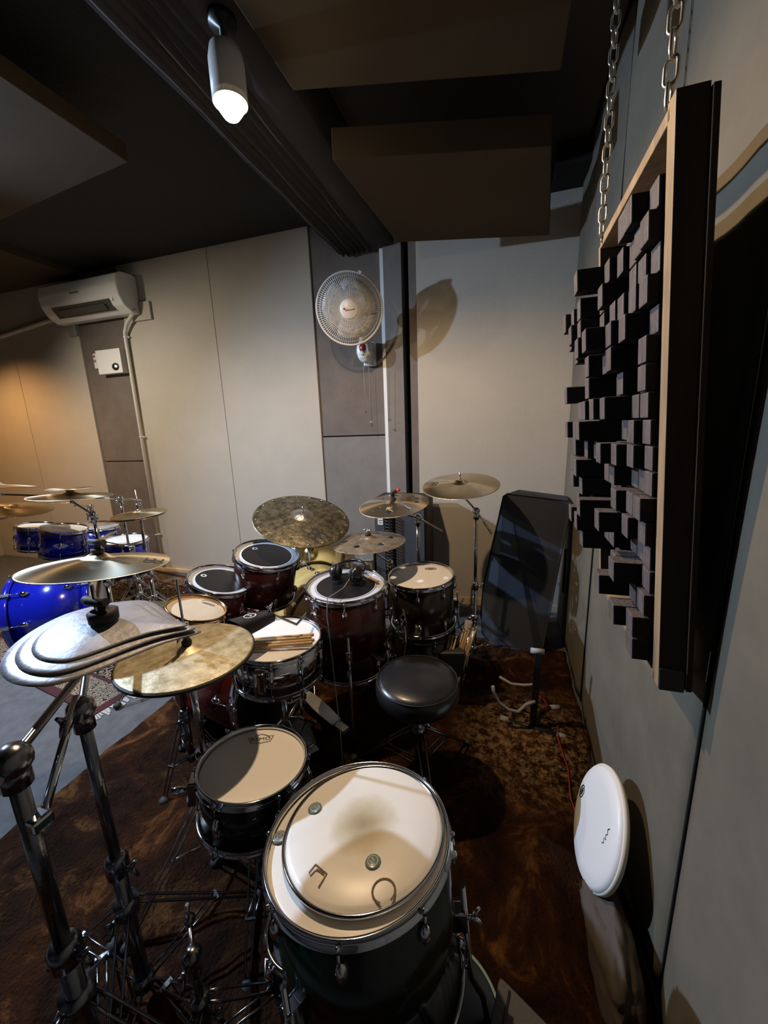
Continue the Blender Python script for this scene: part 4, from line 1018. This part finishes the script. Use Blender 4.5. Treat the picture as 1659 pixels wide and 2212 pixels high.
# ------------------------------------------------------------------ heavy stands in the left foreground
cstand('boom_stand', 'heavy worn chrome boom stand, leftmost, holding the grey stacked cymbals', -0.80, 0.345, 0.93, (-0.906, 0.585, 1.01), boom=0.30, rot=0.35, r=0.0165, spread=0.33, m='chrome_worn', legz=0.36, feltpos=0.02)
cstand('boom_stand', 'worn chrome boom stand, second from left, reaching up to the shiny crash', -0.86, 0.50, 0.90, (-1.381, 0.958, 1.02), boom=0.05, rot=1.1, r=0.0145, spread=0.32, m='chrome_worn', legz=0.34, feltpos=0.04)
cstand('boom_stand', 'low chrome stand with folded legs behind the nearest floor tom stands', -0.62, 0.46, 0.36, (-0.66, 0.50, 0.42), boom=0.03, rot=0.8, r=0.011, spread=0.28, m='chrome_worn', legz=0.22, feltpos=0.01)
t = thing('clamp_arm', 'chrome rod clamped between the two worn stands at left', 'clamp arm', (-0.80, 0.345, 0.0)); B = V(-0.80, 0.345, 0)
MB().tube([V(-0.785, 0.36, 0.80)-B, V(-0.865, 0.50, 0.93)-B], 0.008, 10).build('rod', 'chrome', t)
MB().box(V(-0.785, 0.352, 0.80)-B, (0.034, 0.034, 0.026), bev=0.006).build('clamp', 'chrome', t)

# ------------------------------------------------------------------ drum throne
def throne():
    t = thing('drum_throne', 'round black leather drum stool with chrome tripod base', 'stool', (-0.307, 1.327, 0))
    MB().lathe([(0, 0.515), (0.08, 0.513), (0.135, 0.507), (0.158, 0.494), (0.166, 0.470), (0.165, 0.44), (0.155, 0.422), (0.10, 0.415), (0, 0.415)], 72).build('seat', 'leather', t)
    MB().torus((0, 0, 0.497), 0.158, 0.0022, seg=72, ms=6).build('piping', 'cab_black', t)
    MB().tube([(0, 0, 0.415), (0, 0, 0.27)], 0.0125, 14).build('threaded_post', 'rod_steel', t)
    MB().tube([(0, 0, 0.34), (0, 0, 0.10)], 0.017, 16).build('pole', 'chrome_worn', t)
    h = MB().lathe([(0, 0.305), (0.024, 0.305), (0.026, 0.345), (0, 0.35)], 20).build('collar', 'black_metal', t); wingnut((0.024, -0.01, 0.32), (1, -0.3, 0), h)
    MB().lathe([(0, 0.245), (0.028, 0.245), (0.028, 0.28), (0, 0.285)], 20).build('leg_hub', 'chrome_worn', t)
    for k in range(3):
        a = -1.15+2*PI*k/3; d = V(math.cos(a), math.sin(a), 0); s = V(-math.sin(a), math.cos(a), 0); mb = MB()
        for sg in (-1, 1): mb.tube([d*0.03+V(0, 0, 0.265)+s*0.016*sg, d*0.30+V(0, 0, 0.02)+s*0.010*sg], 0.0045, 6)
        lg = mb.build('leg', 'chrome_worn', t)
        MB().ball(d*0.305+V(0, 0, 0.018), 0.018).build('rubber_foot', 'rubber', lg)
        mb = MB()
        for sg in (-1, 1): mb.tube([d*0.02+V(0, 0, 0.11)+s*0.014*sg, d*0.165+V(0, 0, 0.145)+s*0.012*sg], 0.004, 6)
        mb.build('brace', 'chrome_worn', t)
throne()
# stick bag full of sticks hanging on the dark green floor tom
t = thing('stick_bag', 'dark stick bag hanging beside the dark green floor tom', 'bag', (-0.235, 1.84, 0.10))
MB().hexa([(-0.05, -0.03, 0), (0.05, -0.03, 0), (0.05, 0.03, 0), (-0.05, 0.03, 0), (-0.065, -0.045, 0.22), (0.07, -0.045, 0.24), (0.07, 0.04, 0.26), (-0.065, 0.04, 0.24)], 0.01).build('pouch', 'cab_black', t)
r_ = random.Random(8)
for k in range(9):
    x = -0.275+0.011*k; y = 1.83+r_.uniform(-0.015, 0.02); top = 0.40+0.012*k+r_.uniform(-0.02, 0.01)
    stick('pale drumstick standing in the dark stick bag behind the stool', (x+0.03+0.006*k, y+0.02, top), (x-0.02, y-0.01, 0.14), 'drumsticks in the stick bag', 'wood_pale' if k % 3 else 'wood_stick', 0.0075)
t = thing('brush', 'pale bundle rod brush standing tallest in the stick bag', 'brush', (-0.20, 1.85, 0.16))
MB().tube([(0, 0, 0), (0.02, 0.02, 0.20)], 0.010, 10).build('handle', 'wood_pale', t)
MB().tube([(0.02, 0.02, 0.19), (0.035, 0.03, 0.26), (0.045, 0.04, 0.31)], [0.012, 0.017, 0.020], 10).build('bristles', 'fringe', t)
# ------------------------------------------------------------------ wooden diffuser on the right wall
def diffuser():
    zb, zt, ya, yb = 0.905, 1.985, 0.865, 1.43
    def P(y, z, d=0.0):   # d: distance out of the frame front towards the room
        return V(0.326-(z-zb)*0.075-d, y, z)
    base = P(ya, zb, -0.03)
    t = thing('wood_diffuser', 'large dark wooden block sound diffuser in a timber frame hung by chains', 'acoustic diffuser', tuple(base))
    L = lambda *a: P(*a)-base
    def plank(name, y0, y1, z0, z1, d0, d1, m, bev=0.002):
        mb = MB(); mb.hexa([L(y0, z0, d0), L(y1, z0, d0), L(y1, z0, d1), L(y0, z0, d1), L(y0, z1, d0), L(y1, z1, d0), L(y1, z1, d1), L(y0, z1, d1)], bev)
        o = mb.build(name, m, t)
        return paint_shade(o, 'frame_shade') if name in ('stile', 'back_strip') else o
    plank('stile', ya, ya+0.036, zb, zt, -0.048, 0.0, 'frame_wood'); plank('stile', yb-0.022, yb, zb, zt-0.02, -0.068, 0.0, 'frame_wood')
    plank('rail', ya+0.023, yb-0.023, zb, zb+0.022, -0.068, 0.0, 'frame_wood'); plank('rail', ya+0.023, yb-0.023, zt-0.03, zt-0.008, -0.068, 0.0, 'frame_wood')
    plank('end_cap', ya-0.003, ya+0.033, zb-0.002, zb+0.048, -0.046, -0.001, 'cab_black')
    plank('back_strip', ya-0.004, ya+0.012, zb+0.002, zt-0.006, -0.060, -0.049, 'frame_wood')
    plank('backing_board', ya+0.022, yb-0.022, zb+0.10, zt-0.10, -0.066, -0.055, 'cab_black')
    r = random.Random(11); cells = []
    un = 0.0525; nc, nr = 10, 19
    for j in range(nr):
        for i in range(nc):
            y = ya+0.040+i*un; z = zb+0.035+j*un*1.005
            if j == 0 and i > 0: continue
            if j == 1 and (i > 1): continue
            if j == 2 and i > 3: continue
            if j >= nr-2 and i > 2: continue
            if j >= nr-1: continue
            if j == nr-3 and i > 5: continue
            h = r.choice((0.0, 0.012, 0.025, 0.04, 0.055, 0.07, 0.085, 0.10))
            if i < 3: h = h*(0.35, 0.6, 0.8)[i]+0.004
            if j == 3 and i > 6: continue
            cells.append((math.hypot(y, (z-1.47)*0.8)-h*0.5, y, z, h))
    cells.sort()
    rest = MB()
    for q, (_, y, z, h) in enumerate(cells):
        g = 0.0015; mb = MB() if q < 98 else rest
        mb.hexa([L(y+g, z+g, -0.05), L(y+un-g, z+g, -0.05), L(y+un-g, z+g, h), L(y+g, z+g, h), L(y+g, z+un-g, -0.05), L(y+un-g, z+un-g, -0.05), L(y+un-g, z+un-g, h), L(y+g, z+un-g, h)], 0.003)
        if q < 98: paint_shade(mb.build('block', 'block_wood', t), 'block_shade')
    o = paint_shade(rest.build('block', 'block_wood', t), 'block_shade'); o['kind'] = 'stuff'
diffuser()
def chain(label, top, bot, L_=0.042, w_=0.011, r=0.0032):
    top, bot = V(top), V(bot); t = thing('hanging_chain', label, 'chain', tuple(bot))
    d = (top-bot); n = int(d.length/(L_*0.76)); dn = d.normalized(); s = dn.cross(V(0, 1, 0)).normalized(); u = s.cross(dn)
    s, u = (s*0.8+u*0.6), (u*0.8-s*0.6)
    mb = MB()
    for k in range(n):
        c = dn*(d.length*(k+0.5)/n); e = s if k % 2 else u; pts = []
        hl, hw = L_/2-w_, w_-r
        for i in range(8): a = PI*i/7; pts.append(c+dn*(hl+hw*math.sin(a))+e*hw*math.cos(a))
        for i in range(8): a = PI+PI*i/7; pts.append(c+dn*(-hl+hw*math.sin(a))+e*hw*math.cos(a))
        pts.append(pts[0]); mb.tube(pts, r, 7, False)
    mb.build('chain_links', 'chain_steel', t)
    mb = MB(); mb.tube([V(0, 0, 0.012), V(0, 0, -0.012), V(0.012, 0, -0.02)], 0.003, 8); mb.build('hook', 'chain_steel', t)
chain('nearer steel chain holding up the wooden block diffuser', (0.253, 0.985, 3.04), (0.253, 0.925, 1.99), 0.050, 0.0135, 0.0036)
chain('farther steel chain holding up the wooden block diffuser', (0.243, 1.43, 3.04), (0.243, 1.375, 1.975), 0.050, 0.0135, 0.0036)

# ------------------------------------------------------------------ leaning padded case, guitar stand
def leaning_case():
    t = thing('padded_case', 'tall dark blue-grey padded case leaning in the right corner', 'case', (0.12, 2.50, 0.0))
    f = [(-0.19, -0.02, 0.10), (-0.10, -0.09, 0.0), (0.175, -0.11, 0.0), (0.185, -0.11, 0.02), (0.275, 0.03, 0.985), (-0.13, 0.03, 1.03), (-0.20, -0.01, 0.45)]
    B = V(0.12, 2.50, 0)
    front = [V(-0.150, 2.475, 0.19), V(-0.135, 2.43, 0.08), V(-0.06, 2.40, 0.006), V(0.20, 2.365, 0.006), V(0.245, 2.39, 0.04), V(0.375, 2.52, 0.965), V(0.365, 2.535, 0.985), V(0.0, 2.515, 1.03), V(-0.025, 2.515, 1.01), V(-0.135, 2.50, 0.42)]
    front = [V(p.x+0.02, p.y+0.05, p.z) for p in front]
    back = [V(min(p.x*0.9+0.075, 0.405), p.y+0.17+0.10*(1-p.z), p.z if p.z > 0.1 else p.z+0.0) for p in front]
    mb = MB(); A = [mb.bm.verts.new(p-B) for p in front]; C_ = [mb.bm.verts.new(p-B) for p in back]; n = len(A)
    mb.bm.faces.new(A); mb.bm.faces.new(C_[::-1])
    for i in range(n): mb.bm.faces.new((A[i], A[(i+1) % n], C_[(i+1) % n], C_[i]))
    bmesh.ops.triangulate(mb.bm, faces=[f for f in mb.bm.faces if len(f.verts) > 4])
    o = mb.build('body', 'case_cloth', t); bv = o.modifiers.new('b', 'BEVEL'); bv.width = 0.010; bv.segments = 3; bv.limit_method = 'ANGLE'
    pts = [p-B+V(0, -0.004, 0) for p in front]; pts.append(pts[0]); MB().tube(pts, 0.004, 6).build('piping', 'cab_black', t)
    MB().box((0.255+0.02, 0.16, 0.5), (0.014, 0.02, 0.30), bev=0.004).build('handle', 'cab_black', t)
leaning_case()
def guitar_stand():
    t = thing('guitar_stand', 'black guitar stand with grey padded cradle arms in front of leaning case', 'guitar stand', (0.17, 1.76, 0)); B = V(0.17, 1.76, 0)
    MB().box((0.0, 0.0, 0.21), (0.030, 0.022, 0.42), Matrix.Rotation(0.02, 3, 'Y'), bev=0.003).build('post', 'black_metal', t)
    MB().tube([(-0.030, 0, 0.425), (0.030, 0, 0.425)], 0.013, 14).build('neck_pad', 'rubber_grey', t)
    b = MB().tube([(-0.13, 0.01, 0.02), (0.11, -0.035, 0.02)], 0.010, 12).build('base_bar', 'black_metal', t)
    for a, c in (((-0.155, 0.014, 0.02), (-0.115, 0.008, 0.02)), ((0.10, -0.033, 0.02), (0.14, -0.04, 0.02))): MB().tube([a, c], 0.014, 14).build('rubber_foot', 'rubber_grey', b)
    b = MB().tube([(0, 0, 0.05), (0.04, 0.10, 0.03), (0.10, 0.16, 0.02)], 0.009, 10).build('rear_leg', 'black_metal', t)
    MB().tube([(0.09, 0.155, 0.02), (0.135, 0.165, 0.02)], 0.013, 14).build('rubber_foot', 'rubber_grey', b)
    MB().tube([(0, -0.01, 0.165), (-0.04, -0.025, 0.15), (-0.075, -0.04, 0.115), (-0.12, -0.05, 0.125), (-0.165, -0.055, 0.16), (-0.19, -0.058, 0.215), (-0.195, -0.058, 0.245)], 0.008, 12).build('cradle_arm', 'rubber_grey', t)
    MB().tube([(0, 0.02, 0.235), (-0.05, 0.05, 0.20), (-0.11, 0.06, 0.19), (-0.165, 0.06, 0.22)], 0.007, 12).build('cradle_arm', 'rubber_grey', t)
    MB().tube([(0.02, 0.0, 0.205), (0.055, 0.0, 0.15), (0.05, -0.01, 0.11)], 0.003, 8).build('red_strap', 'led_red', t)
guitar_stand()
t = thing('red_cable', 'thin dark red cable lying on the plush rug by the right wall', 'cable', (0.28, 1.78, 0.03))
MB().tube([(0, 0, 0.0), (-0.01, -0.10, 0.01), (0.012, -0.25, 0.0), (0.0, -0.40, 0.01), (0.03, -0.55, 0.0)], 0.003, 6).build('cable', 'cable_red', t)

# ------------------------------------------------------------------ speaker and amplifier behind the kit
def speaker_cab():
    x0, x1, y0, y1, zt = -0.93, -0.53, 2.70, 2.97, 0.955
    t = thing('speaker_cabinet', 'tall dark speaker cabinet with coiled cable against the back wall', 'speaker', ((x0+x1)/2, (y0+y1)/2, 0.0)); B = V((x0+x1)/2, (y0+y1)/2, 0)
    MB().box((0, 0, zt/2+0.01), (x1-x0, y1-y0, zt-0.02), bev=0.008).build('cabinet', 'cab_black', t)
    MB().box(V(-0.655, y0-0.006, zt/2+0.03)-B, (0.22, 0.014, zt-0.10), bev=0.003).build('side_panel', 'cab_blue', t)
    MB().box(V(-0.885, y0-0.006, zt/2+0.03)-B, (0.075, 0.014, zt-0.10), bev=0.003).build('side_panel', 'cab_blue', t)
    mb = MB(); mb.box(V(-0.878, y0-0.015, 0.80)-B, (0.040, 0.004, 0.085)); lb = mb.build('label_sticker', 'trim_white', t)
    mb = MB()
    for k, w_ in enumerate((0.024, 0.012, 0.026, 0.018)): mb.box(V(-0.878, y0-0.0175, 0.828-0.018*k)-B, (w_, 0.002, 0.005))
    mb.build('print', 'ink', lb)
    pts = []
    for k in range(220):
        a = k*0.55; pts.append(V(-0.80+0.030*math.cos(a), y0-0.040+0.026*math.sin(a), 0.86-0.45*k/220)-B)
    MB().tube(pts, 0.006, 6).build('coiled_cable', 'black_metal', t)
    for sx in (-0.16, 0.16):
        for sy in (-0.1, 0.1): MB().lathe([(0, 0), (0.02, 0), (0.022, 0.02), (0, 0.02)], 16, Matrix.Translation((sx, sy, 0))).build('rubber_foot', 'rubber', t)
speaker_cab()
def amp():
    x0, x1, y0, y1, zt = -1.36, -0.955, 2.72, 3.0, 0.53
    t = thing('amplifier', 'grey amplifier with two slotted handles behind the sunburst floor tom', 'amplifier', ((x0+x1)/2, (y0+y1)/2, 0)); B = V((x0+x1)/2, (y0+y1)/2, 0)
    MB().box((0, 0, zt/2), (x1-x0, y1-y0, zt), bev=0.006).build('cabinet', 'amp_grey', t)
    MB().box((0, 0.01, zt+0.004), (x1-x0+0.012, y1-y0, 0.012), bev=0.003).build('top_edge', 'cab_black', t)
    for sx in (-0.095, 0.105):
        p = MB().box((sx, -0.15, zt-0.125), (0.185, 0.022, 0.12), bev=0.003).build('drawer_front', 'plastic_grey', t)
        MB().box((sx, -0.164, zt-0.066), (0.180, 0.008, 0.007)).build('bright_edge', 'metal_line', p)
        for k in range(3): MB().box((sx-0.055+0.052*k, -0.163, zt-0.125), (0.036, 0.006, 0.045), bev=0.002).build('slot', 'vent_dark', p)
amp()

# ------------------------------------------------------------------ drumhead leaning on the right, bag below it
t = thing('drumhead_pad', 'white drumhead with printed logo leaning by the right wall', 'drumhead', (0.300, 1.125, 0.232), (-0.965, -0.02, 0.26))
MB().lathe([(0, 0.004), (0.12, 0.004), (0.156, 0.002), (0.166, -0.006), (0.168, -0.020), (0.160, -0.024), (0, -0.024)], 80).build('film', 'head_white', t)
MB().lathe([(0.160, -0.026), (0.170, -0.026), (0.171, -0.012), (0.166, -0.010)], 80, closed=True).build('rim', 'cork', t)
def padpos(x, y): return V(x, y, 0.0048)
hd = t
# axes of the pad in world terms: find local directions
q = hd.rotation_quaternion
lu = q.inverted() @ V(0, 0, 1); lu.z = 0; lu.normalize(); lw = q.inverted() @ V(0, 1, 0); lw.z = 0; lw.normalize()
mb = MB(); c0 = lu*(-0.02)+lw*0.125
for k in (-1, 0, 1): mb.stroke([(-0.016+abs(k)*0.005, 0.005*k), (0.016-abs(k)*0.005, 0.005*k)], 0.0035, lambda x, y: padpos(*(c0+lu*x+lw*y).xy))
mb.stroke([(0.022*math.cos(a*PI/12), 0.014*math.sin(a*PI/12)) for a in range(25)], 0.004, lambda x, y: padpos(*(c0+lu*x+lw*y).xy)); mb.build('printed_logo', 'ink', hd, False)
mb = MB(); c1 = lu*0.055-lw*0.085
mb.stroke([(-0.03, 0.004), (-0.022, -0.004), (-0.012, 0.005), (-0.006, -0.006), (0.002, 0.004), (0.010, -0.003), (0.018, 0.006), (0.030, 0.0)], 0.003, lambda x, y: padpos(*(c1+lu*x+lw*y).xy)); mb.build('handwriting', 'ink', hd, False)
def blob(name, label, cat, c, size, m, seed=1, amp=0.25, kids=None):
    from mathutils import noise
    t = thing(name, label, cat, (c[0], c[1], 0))
    mb = MB(); mb.lathe([(math.sin(PI*i/24), -math.cos(PI*i/24)) if 0 < i < 24 else (0, -1 if i == 0 else 1) for i in range(25)], 48)
    for v in mb.bm.verts:
        p = v.co.copy(); k = 1+amp*noise.noise(p*1.3+V(seed, 0, 0))+amp*0.4*noise.noise(p*4+V(0, seed, 0))
        v.co = V(p.x*size[0]*k, p.y*size[1]*k, max(0.004, c[2]+p.z*size[2]*k))
    mb.build('body', m, t); return t
t = blob('cloth_bag', 'crumpled brown bag on the floor under the leaning white drumhead', 'bag', (0.315, 0.92, 0.06), (0.062, 0.17, 0.085), 'bag_cloth', 3, 0.3)
MB().tube([(0.0, 0.13, 0.10), (-0.02, 0.16, 0.13), (0.0, 0.18, 0.12)], 0.008, 8).build('drawstring', 'bag_cloth', t)
# grey padded case corner at the bottom right
t = thing('equipment_case', 'grey padded equipment case at the bottom right corner of the rug', 'case', (0.10, 0.60, 0)); B = V(0.10, 0.60, 0)
tp = [V(0.022, 0.700, 0), V(-0.05, 0.36, 0), V(0.13, 0.34, 0), V(0.22, 0.60, 0)]
MB().hexa([p-B for p in tp][::-1]+[p-B+V(0, 0, 0.205) for p in tp][::-1], 0.012).build('body', 'pad_fabric', t)
MB().tube([V(0.045, 0.675, 0.207)-B, V(-0.025, 0.37, 0.207)-B], 0.0025, 6).build('seam', 'cab_black', t)
# round pad with mint rim at the bottom
t = thing('practice_pad', 'round black practice pad with mint green rim on the floor', 'practice pad', (-0.075, 0.66, 0.115), (0.35, 0.05, 1))
MB().lathe([(0, 0.012), (0.10, 0.012), (0.108, 0.008), (0.108, -0.012), (0, -0.012)], 64).build('pad', 'mint_dark', t)
MB().lathe([(0.109, -0.014), (0.118, -0.012), (0.119, 0.004), (0.109, 0.008)], 64, closed=True).build('rim', 'mint', t)
mb = MB(); mb.text('R', 0.024, lambda x, y: V(-0.055+x, -0.055+y, 0.0126)); mb.build('logo', 'gel_print', t, False)
t2 = thing('pad_base', 'dark round stand base below the mint rimmed practice pad', 'stand', (-0.075, 0.66, 0.0))
MB().lathe([(0, 0.02), (0.09, 0.02), (0.085, 0.045), (0.03, 0.06), (0.025, 0.095), (0, 0.095)], 40).build('base', 'black_metal', t2)
# glossy blue-black drum behind the nearest tom
t, r, dp = drum('tom', 'small glossy dark drum on the rug behind the nearest floor tom', (-0.47, 0.655, 0.20), (0.1, 0.0, 1), 0.20, 0.12, 'shell_black', 'case_cloth', 6, lugstyle='oval')

# ------------------------------------------------------------------ blue drum set at far left
G = 'blue drum set'
kd, kr = kick('bass_drum', 'blue bass drum with white front head at far left', (-2.88, 1.96, 0.275), (-0.75, -0.66, 0), 0.54, 0.48, 'shell_blue', 'shell_blue', 'head_white', 8, fhead='head_white')
MB().lathe([(0, 0.473), (0.05, 0.473)], 32, Matrix.Translation((0.12, -0.08, 0))).build('port_hole', 'cab_black', kd, False)
def bluebadge(t, r, dp, a0):
    f = lambda x, y: V((r+0.0015)*math.cos(a0+x/r), (r+0.0015)*math.sin(a0+x/r), dp*0.52+y)
    mb = MB(); n = 20
    top = [(-0.048+0.096*i/n, 0.020*(1-abs(-1+2*i/n)**1.5)) for i in range(n+1)]
    vs = [(mb.bm.verts.new(f(x, y)), mb.bm.verts.new(f(x, -y))) for x, y in top]
    for a, b in zip(vs, vs[1:]): 
        try: mb.bm.faces.new((a[0], a[1], b[1], b[0]))
        except ValueError: pass
    bd = mb.build('badge', 'ink_white', t, False)
    f2 = lambda x, y: V((r+0.0028)*math.cos(a0+x/r), (r+0.0028)*math.sin(a0+x/r), dp*0.52+y)
    MB().text('Pearl', 0.022, f2, 0.3).build('lettering', 'ink', bd, False)
t, r, dp = drum('tom', 'blue rack tom with white oval badge, right of the blue pair', (-3.21, 2.03, 0.80), (0.16, 0.10, 1), 0.31, 0.20, 'shell_blue', 'head_white', 6, lugstyle='oval', rot=0.3)
bluebadge(t, r, dp, -1.05)
t, r, dp = drum('tom', 'smaller blue rack tom, left of the blue pair', (-3.57, 2.07, 0.795), (0.12, 0.12, 1), 0.28, 0.18, 'shell_blue', 'head_white', 6, lugstyle='oval', rot=0.1)
t, r, dp = drum('floor_tom', 'blue floor tom with white head, farther of the two', (-3.508, 2.50, 0.69), (0.10, 0.04, 1), 0.34, 0.28, 'shell_blue', 'head_white', 6, lugstyle='oval', rot=0.2)
legs3(t, r, dp, 0.40, (0.3, 2.4, 4.5))
t, r, dp = drum('floor_tom', 'blue floor tom with white head, nearer the drain pipe', (-3.114, 2.423, 0.602), (0.06, 0.0, 1), 0.36, 0.30, 'shell_blue', 'head_white', 6, lugstyle='oval', rot=0.2)
legs3(t, r, dp, 0.30, (0.3, 2.4, 4.5))
t, sf = cymbal('splash_cymbal', 'small dark round cymbal pad hovering over the blue floor tom', (-3.05, 2.20, 0.69), (-0.25, -0.25, 1), 0.20, 'bronze_dark', bow=0.01, bell=0.01)
cstand('cymbal_stand', 'thin chrome stand for small cymbal pad by the blue floor toms', -2.84, 2.26, 0.60, (-3.05, 2.20, 0.688), boom=0.03, rot=0.4, r=0.009, spread=0.18, legz=0.2, feltpos=0.01)
t, sf = cymbal('hi_hat_cymbal', 'small bronze hi-hat cymbals at right of the blue drum set', (-2.498, 2.085, 0.925), (-0.019, -0.04, 1), 0.356, 'bronze', bow=0.014, bell=0.016)
MB().lathe([(0.006, -0.035), (0.04, -0.035), (0.172, -0.014), (0.174, -0.010), (0.04, -0.028), (0.006, -0.028)], 72, closed=True).build('bottom_cymbal', 'bronze', t)
mb = MB(); mb.lathe([(0, 0.03), (0.010, 0.03), (0.010, 0.075), (0, 0.075)], 14); mb.build('clutch', 'chrome', t); wingnut((0.01, 0, 0.06), (1, 0, 0), t)
cstand('hi_hat_stand', 'chrome hi-hat stand at right of the blue drum set', -2.498, 2.085, 0.88, (-2.498, 2.085, 0.93), rot=0.9, r=0.012, spread=0.26, feltpos=0.17, cat='hi-hat stand')
t, sf = cymbal('crash_cymbal', 'thin bronze crash under an inverted splash in the blue drum set', (-2.709, 1.795, 1.102), (0.03, 0.06, 1), 0.457, 'bronze', bow=0.016, bell=0.014)
t, sf = cymbal('splash_cymbal', 'small inverted splash cymbal stacked on crash in the blue set', (-2.737, 1.816, 1.150), (0.0, 0.05, 1), 0.254, 'bronze', bow=0.008, bell=0.030, flip=True)
cstand('cymbal_stand', 'chrome boom stand holding stacked crash and splash in the blue set', -2.55, 1.80, 0.98, (-2.715, 1.80, 1.10), boom=0.04, rot=0.1, r=0.013, spread=0.27, feltpos=0.04)
t, sf = cymbal('crash_cymbal', 'bronze crash cymbal cut by the left edge of the photo, highest of them', (-3.32, 1.74, 1.16), (-0.04, 0.12, 1), 0.457, 'bronze', bow=0.020, bell=0.018)
topnut(t, 0.04, wing=False)
cstand('cymbal_stand', 'chrome boom stand at far left of the blue drum set', -2.98, 2.34, 0.98, (-3.32, 1.74, 1.15), boom=0.15, rot=0.5, r=0.012, feltpos=0.04)
t, sf = cymbal('crash_cymbal', 'bronze cymbal sloping right at left edge above blue toms', (-3.42, 1.86, 0.98), (0.16, 0.05, 1), 0.457, 'bronze', bow=0.018, bell=0.020)
cstand('cymbal_stand', 'chrome stand at left edge below the sloping bronze cymbal', -3.66, 1.66, 0.88, (-3.42, 1.86, 0.97), boom=0.02, rot=0.8, r=0.011, feltpos=0.03)
t, sf = cymbal('splash_cymbal', 'small bronze cymbal behind the blue rack toms', (-3.62, 2.42, 0.93), (-0.08, 0.05, 1), 0.33, 'bronze', bow=0.012, bell=0.012)
topnut(t, 0.02, wing=False)
cstand('cymbal_stand', 'chrome stand behind the blue rack toms', -3.72, 2.62, 0.84, (-3.62, 2.42, 0.925), boom=0.02, rot=0.2, r=0.011, feltpos=0.03)
t = thing('tom_holder', 'chrome tom holder on top of the blue bass drum', 'tom holder', (-3.12, 2.10, 0.58))
MB().tube([(0, 0, 0), (-0.02, 0.0, 0.12)], 0.016, 14).build('post', 'chrome', t)
for p in ((-0.18, -0.03, 0.10), (-0.30, 0.06, 0.12)): MB().tube([(-0.02, 0, 0.09), (p[0]*0.5, p[1], 0.14), p], 0.010, 10).build('arm', 'chrome', t)
wingnut((0.016, -0.01, 0.08), (1, -0.4, 0), t)

# dark rounded board low on the right wall at the picture's edge
def rboard():
    y1, y0, z0, z1 = 0.735, 0.30, 1.115, 1.33
    t = thing('wall_board', 'dark grey board with rounded corners mounted at the right edge beyond the diffuser shadow', 'board', (XW-0.006, (y0+y1)/2, z0))
    pts = []
    rr = 0.025
    for cy, cz, a0 in ((y1-rr, z0+rr, -PI/2), (y1-rr, z1-rr, 0), (y0+rr, z1-rr, PI/2), (y0+rr, z0+rr, PI)):
        for k in range(7): a = a0+PI/2*k/6; pts.append((cy+rr*math.cos(a)-(y0+y1)/2, cz+rr*math.sin(a)-z0))
    mb = MB(); A = [mb.bm.verts.new((-0.012, y, z)) for y, z in pts]; B = [mb.bm.verts.new((0.006, y, z)) for y, z in pts]
    mb.bm.faces.new(A); mb.bm.faces.new(B[::-1]); n = len(A)
    for i in range(n): mb.bm.faces.new((A[i], A[(i+1) % n], B[(i+1) % n], B[i]))
    mb.build('panel', 'pad_fabric', t)
rboard()

GROUPS = (('round grey gel damper', 'gel dampers on the nearest floor tom'), ('steel chain holding', 'chains holding up the diffuser'),
          ('acoustic panel on the ceiling', 'acoustic panels on the ceiling'), ('blue rack tom', 'rack toms of the blue drum set'),
          ('blue floor tom with', 'floor toms of the blue drum set'), ('wine red rack tom', 'wine red rack toms'),
          ('worn chrome boom stand', 'worn boom stands at the left'))
for o in bpy.data.objects:
    lb = o.get('label')
    if lb and o.parent is None and not o.get('group'):
        for k, g in GROUPS:
            if k in lb: o['group'] = g
